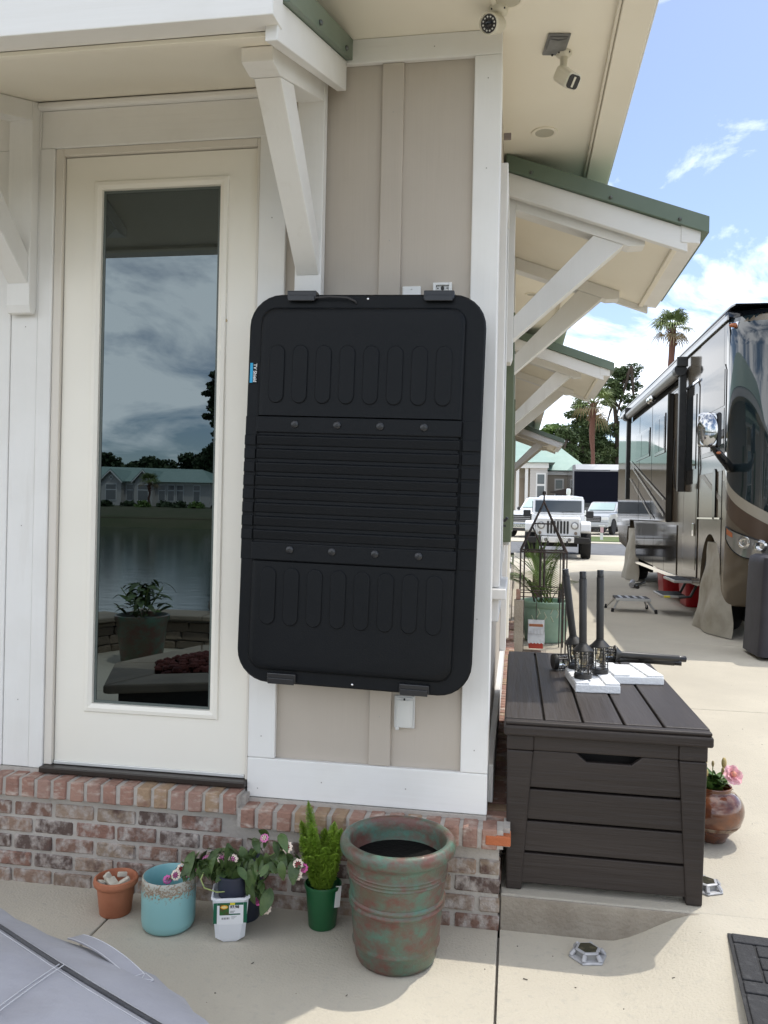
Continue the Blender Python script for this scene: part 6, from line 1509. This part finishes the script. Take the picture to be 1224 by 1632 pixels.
def pickup(name, label, loc, rz, paint, topper, shade, sc=1.0):
    t = thing(name, label, 'pickup truck', loc, local=True); t.rotation_euler = (0, 0, R(rz)); t.scale = (sc, sc, sc)
    MB().prism([(0, .42), (-.04, .7), (.02, 1.0), (.2, 1.12), (1.35, 1.2), (1.55, 1.2), (1.55, .5)], 'x', -.92, .92).build('bonnet', paint, t, bevel=.06, seg=3)
    MB().prism([(1.551, .42), (1.551, 1.2), (3.5, 1.24), (3.5, .42)], 'x', -.93, .93).build('cab_body', paint, t, bevel=.02)
    MB().prism([(1.45, 1.21), (2.15, 1.74), (2.4, 1.80), (3.25, 1.78), (3.5, 1.25)], 'x', -.80, .80).build('cab_top', paint, t, bevel=.05, seg=3)
    MB().prism([(3.501, .45), (3.501, 1.24), (5.2, 1.26), (5.25, .5)], 'x', -.93, .93).build('cargo_bed', paint, t, bevel=.02)
    if topper: MB().prism([(3.55, 1.262), (3.62, 1.85), (3.8, 1.92), (5.0, 1.9), (5.2, 1.262)], 'x', -.86, .86).build('bed_topper', paint, t, bevel=.06, seg=3)
    n_ = Vector((0, -.53, .70)).normalized()
    o_ = Vector((0, -.009, .012))
    a, b = Vector((0, 1.58, 1.31)), Vector((0, 2.10, 1.70))
    m = MB(); m.add([a + o_ + Vector((-.70, 0, 0)), a + o_ + Vector((.70, 0, 0)), b + o_ + Vector((.62, 0, 0)), b + o_ + Vector((-.62, 0, 0)), a + o_ * 3 + Vector((-.70, 0, 0)), a + o_ * 3 + Vector((.70, 0, 0)), b + o_ * 3 + Vector((.62, 0, 0)), b + o_ * 3 + Vector((-.62, 0, 0))], [(0, 1, 2, 3), (4, 5, 6, 7), (0, 1, 5, 4), (1, 2, 6, 5), (2, 3, 7, 6), (3, 0, 4, 7)])
    m.build('windscreen', sunshade if shade else carglass, t)
    for s_ in (-1, 1):
        for (y0, y1, y2, y3) in ((1.88, 2.28, 2.62, 2.62), (2.72, 2.72, 3.12, 3.30)):
            MB().prism([(y0, 1.28), (y1, 1.66), (y2, 1.68), (y3, 1.28)], 'x', *sorted((s_ * .803, s_ * .815))).build('side_glass', carglass, t)
        MB().ball((s_ * 1.03, 1.95, 1.28), .11, 10, 8, 1, .6, .8).build('door_mirror', blackp, t, smooth=180)
        for y in (2.66, 3.48): B(*sorted((s_ * .931, s_ * .934)), y, y + .012, .5, 1.2).build('door_seam', blackp, t)
        for y in (2.5, 3.3): B(*sorted((s_ * .933, s_ * .95)), y, y + .14, 1.05, 1.08).build('door_handle', blackp, t)
        for y in (.85, 4.35):
            MB().prism(arch(y, .40, .47, .47), 'x', *sorted((s_ * .80, s_ * .936))).build('wheel_arch', M('underbody_black', (.008, .008, .008)), t)
            wheel(t, s_ * .84, y, .38, .22, s_)
        B(*sorted((s_ * .52, s_ * .90)), -.055, .05, .78, .95).build('headlight', M('lamp_lens', (.75, .76, .75)), t, bevel=.02)
    gg = B(-.5, .5, -.06, .0, .68, .98).build('grille', blackp, t, bevel=.02)
    for k in range(3): B(-.46, .46, -.066, -.0605, .74 + k * .08, .755 + k * .08).build('grille_bar', alloy, gg)
    B(-.90, .90, -.10, .05, .40, .62).build('bumper', paint if not topper else chrome, t, bevel=.03)
    B(-.75, .75, -.08, .04, .28, .395).build('air_dam', blackp, t, bevel=.02)
    B(-.8, .8, .1, 5.0, .32, .5).build('chassis', M('underbody_black', (.008, .008, .008)), t)
    return t
pickup('pickup_truck', 'white pickup truck with bed topper half hidden behind the off-road car', (.32, 34.2, g(34.5) + .02), -26, carwhite, True, True, 1.05)
pickup('pickup_truck', 'silver four-door pickup truck parked on the pad beyond the lawn', (4.05, 40.6, g(41) + .02), -24, carsilver, False, True, .98)

# second motorhome, windscreen blanked out
r2 = thing('screened_motorhome', 'far motorhome with black windscreen screen behind the silver pickup', 'motorhome', (4.95, 47.5, g(47)), local=True)
MB().prism([(0, .5), (-.12, 1.2), (-.1, 2.6), (.05, 3.75), (.3, 4.1), (10, 4.1), (10, .6)], 'x', -1.48, 1.5).build('body', M('far_rv_paint', (.13, .13, .135), .2, coat=.6), r2, bevel=.08, seg=3)
MB().prism([(.02, 3.78), (.28, 4.13), (10, 4.14), (10, 4.10), (.3, 4.09)], 'x', -1.3, 1.32).build('roof_cap', M('far_rv_roof', (.62, .62, .62), .4), r2, bevel=.02)
MB().prism([(-.15, 1.75), (-.14, 1.75), (-.105, 2.6), (.02, 3.68), (.0, 3.68), (-.125, 2.6)], 'x', -1.38, 1.40).build('windscreen_screen', M('black_mesh_screen', (.006, .007, .013), .8, spec=.08), r2)
B(-1.4, 1.42, -.2, -.125, 1.5, 1.74).build('nose_panel', M('nose_dark', (.03, .03, .032), .3), r2, bevel=.03)
B(-1.45, 1.47, -.3, -.05, .5, 1.0).build('bumper', M('far_rv_paint', (.13, .13, .135)), r2, bevel=.05)
B(.75, 1.2, -.05, -.02, 3.70, 3.78).build('sponsor_print', M('pale_print', (.4, .4, .4), .5), r2)
for s_ in (-1, 1):
    mi2 = MB().prism(rrect(.26, .5, .06, 5, s_ * 1.72, 2.35), 'y', -.35, -.2).build('door_mirror', chrome, r2, smooth=40, bevel=.03)
    MB().tube([(s_ * 1.5, -.1, 2.0), (s_ * 1.68, -.25, 2.1)], .05, 8).build('mirror_arm', blackp, mi2)
    for y in (1.2, 7.5):
        wheel(r2, s_ * 1.3, y, .5, .28, s_)

# far cottage with seafoam roof
fh = thing('far_cottage', 'far tan cottage with seafoam green roof beyond the parked vehicles', 'house', (1.5, 50, .5))
zg = .45
def siding(x0, x1, y0, y1, z0, z1, mat):
    w = B(x0, x1, y0, y1, z0, z1).build('wall', mat, fh); z = z0 + .3
    n_ = 0
    while z < z1 - .1:
        B(x0 - .012, x1 + .012, y0 - .02, y0 - .002, z, z + .17).build('siding_board', mat, w, bevel=0); z += .19
    return w
siding(.95, 2.02, 49.5, 56, zg, 4.75, greyside)
B(-6, .94, 50.6, 56, zg, 4.75).build('wall', tansiding, fh)
siding(2.03, 5.4, 53, 60, zg, 4.45, tansiding)
for x in (.05, .62): B(x, x + .2, 49.5, 49.75, zg, 4.55).build('porch_column', wtrim, fh, bevel=.01)
B(-6, 2.1, 49.35, 49.48, 4.5, 4.85).build('fascia', wtrim, fh)
B(2.03, 5.5, 52.8, 52.98, 4.25, 4.5).build('fascia', wtrim, fh)
m = MB(); m.add([(-6.5, 49.1, 4.86), (2.5, 49.1, 4.86), (2.5, 57, 4.86), (-6.5, 57, 4.86), (-4, 53, 6.6), (.4, 53, 6.6)], [(0, 1, 5, 4), (1, 2, 5), (2, 3, 4, 5), (3, 0, 4), (3, 2, 1, 0)]); m.build('roof', roofgreen, fh)
m = MB(); m.add([(-2, 52.5, 4.55), (5.0, 52.5, 4.55), (5.0, 62, 4.55), (-2, 62, 4.55), (0, 57, 7.6), (1.7, 57, 7.6)], [(0, 1, 5, 4), (1, 2, 5), (2, 3, 4, 5), (3, 0, 4), (3, 2, 1, 0)]); m.build('rear_roof', roofgreen, fh)
window_on(fh, 1.62, 2.0, .62, 2.2, 49.46, -1); window_on(fh, 2.95, 1.9, .62, 2.1, 52.96, -1); window_on(fh, 4.3, 1.9, .62, 2.1, 52.96, -1)
B(.3, .6, 50.54, 50.59, zg, 3.9).build('porch_door', M('porch_door', (.33, .27, .21), .6), fh)
tp_ = thing('dark_awning_tarp', 'dark shade tarp sticking out beside the far motorhome', 'tarp', (2.9, 48.6, 3.0))
m = MB(); m.add([(2.2, 49, 3.0), (3.5, 48.5, 3.25), (3.5, 47.8, 3.1), (3.4, 48.6, 2.7), (2.2, 49, 2.95), (3.5, 48.5, 3.2), (3.5, 47.8, 3.05), (3.4, 48.6, 2.65)], [(0, 1, 2, 3), (4, 5, 6, 7), (0, 1, 5, 4), (1, 2, 6, 5), (2, 3, 7, 6), (3, 0, 4, 7)]); m.build('cloth', M('tarp', (.03, .022, .02), .8), tp_)
sg = thing('site_marker_post', 'short white and pink site marker post on the lawn', 'marker post', (3.78, 33, g(33)))
B(3.72, 3.84, 32.95, 33.05, g(33), g(33) + .64).build('post', wtrim, sg, bevel=.01)
B(3.71, 3.85, 32.93, 32.948, g(33) + .36, g(33) + .60).build('panel', M('pink_panel', (.6, .38, .4), .6), sg)
B(3.66, 3.90, 32.9, 33.1, g(33) + .641, g(33) + .68).build('cap', wtrim, sg, bevel=.01)

# ================================================================== GRIT ON THE CONCRETE
gr_ = MB(); rg = random.Random(404)
for k in range(70):
    x = rg.uniform(-1.3, 1.4); y = rg.uniform(-1.2, -.12) if rg.random() < .6 else rg.uniform(.2, 4.5)
    if y > 0: x = rg.uniform(.9, 2.2)
    z = gz(x, y) if y < -.04 and x > .057 else (0 if y < 0 else g(y)); r_ = rg.uniform(.001, .0028)
    gr_.ball((x, y, z + r_ * .3), r_, 5, 3, rg.uniform(.8, 1.9), 1, .5)
for k in range(10):
    x = rg.uniform(-.8, .9); y = rg.uniform(-.9, -.15); z = gz(x, y) if x > .057 else 0; a = rg.uniform(0, 6.28); L_ = rg.uniform(.008, .016)
    gr_.tube([(x, y, z + .002), (x + L_ * math.cos(a), y + L_ * math.sin(a), z + .003)], .0016, 4)
tag(gr_.build('grit', M('dark_grit', (.06, .05, .04), .9)), 'dark grit and plant crumbs scattered on the concrete', 'grit', kind='stuff')
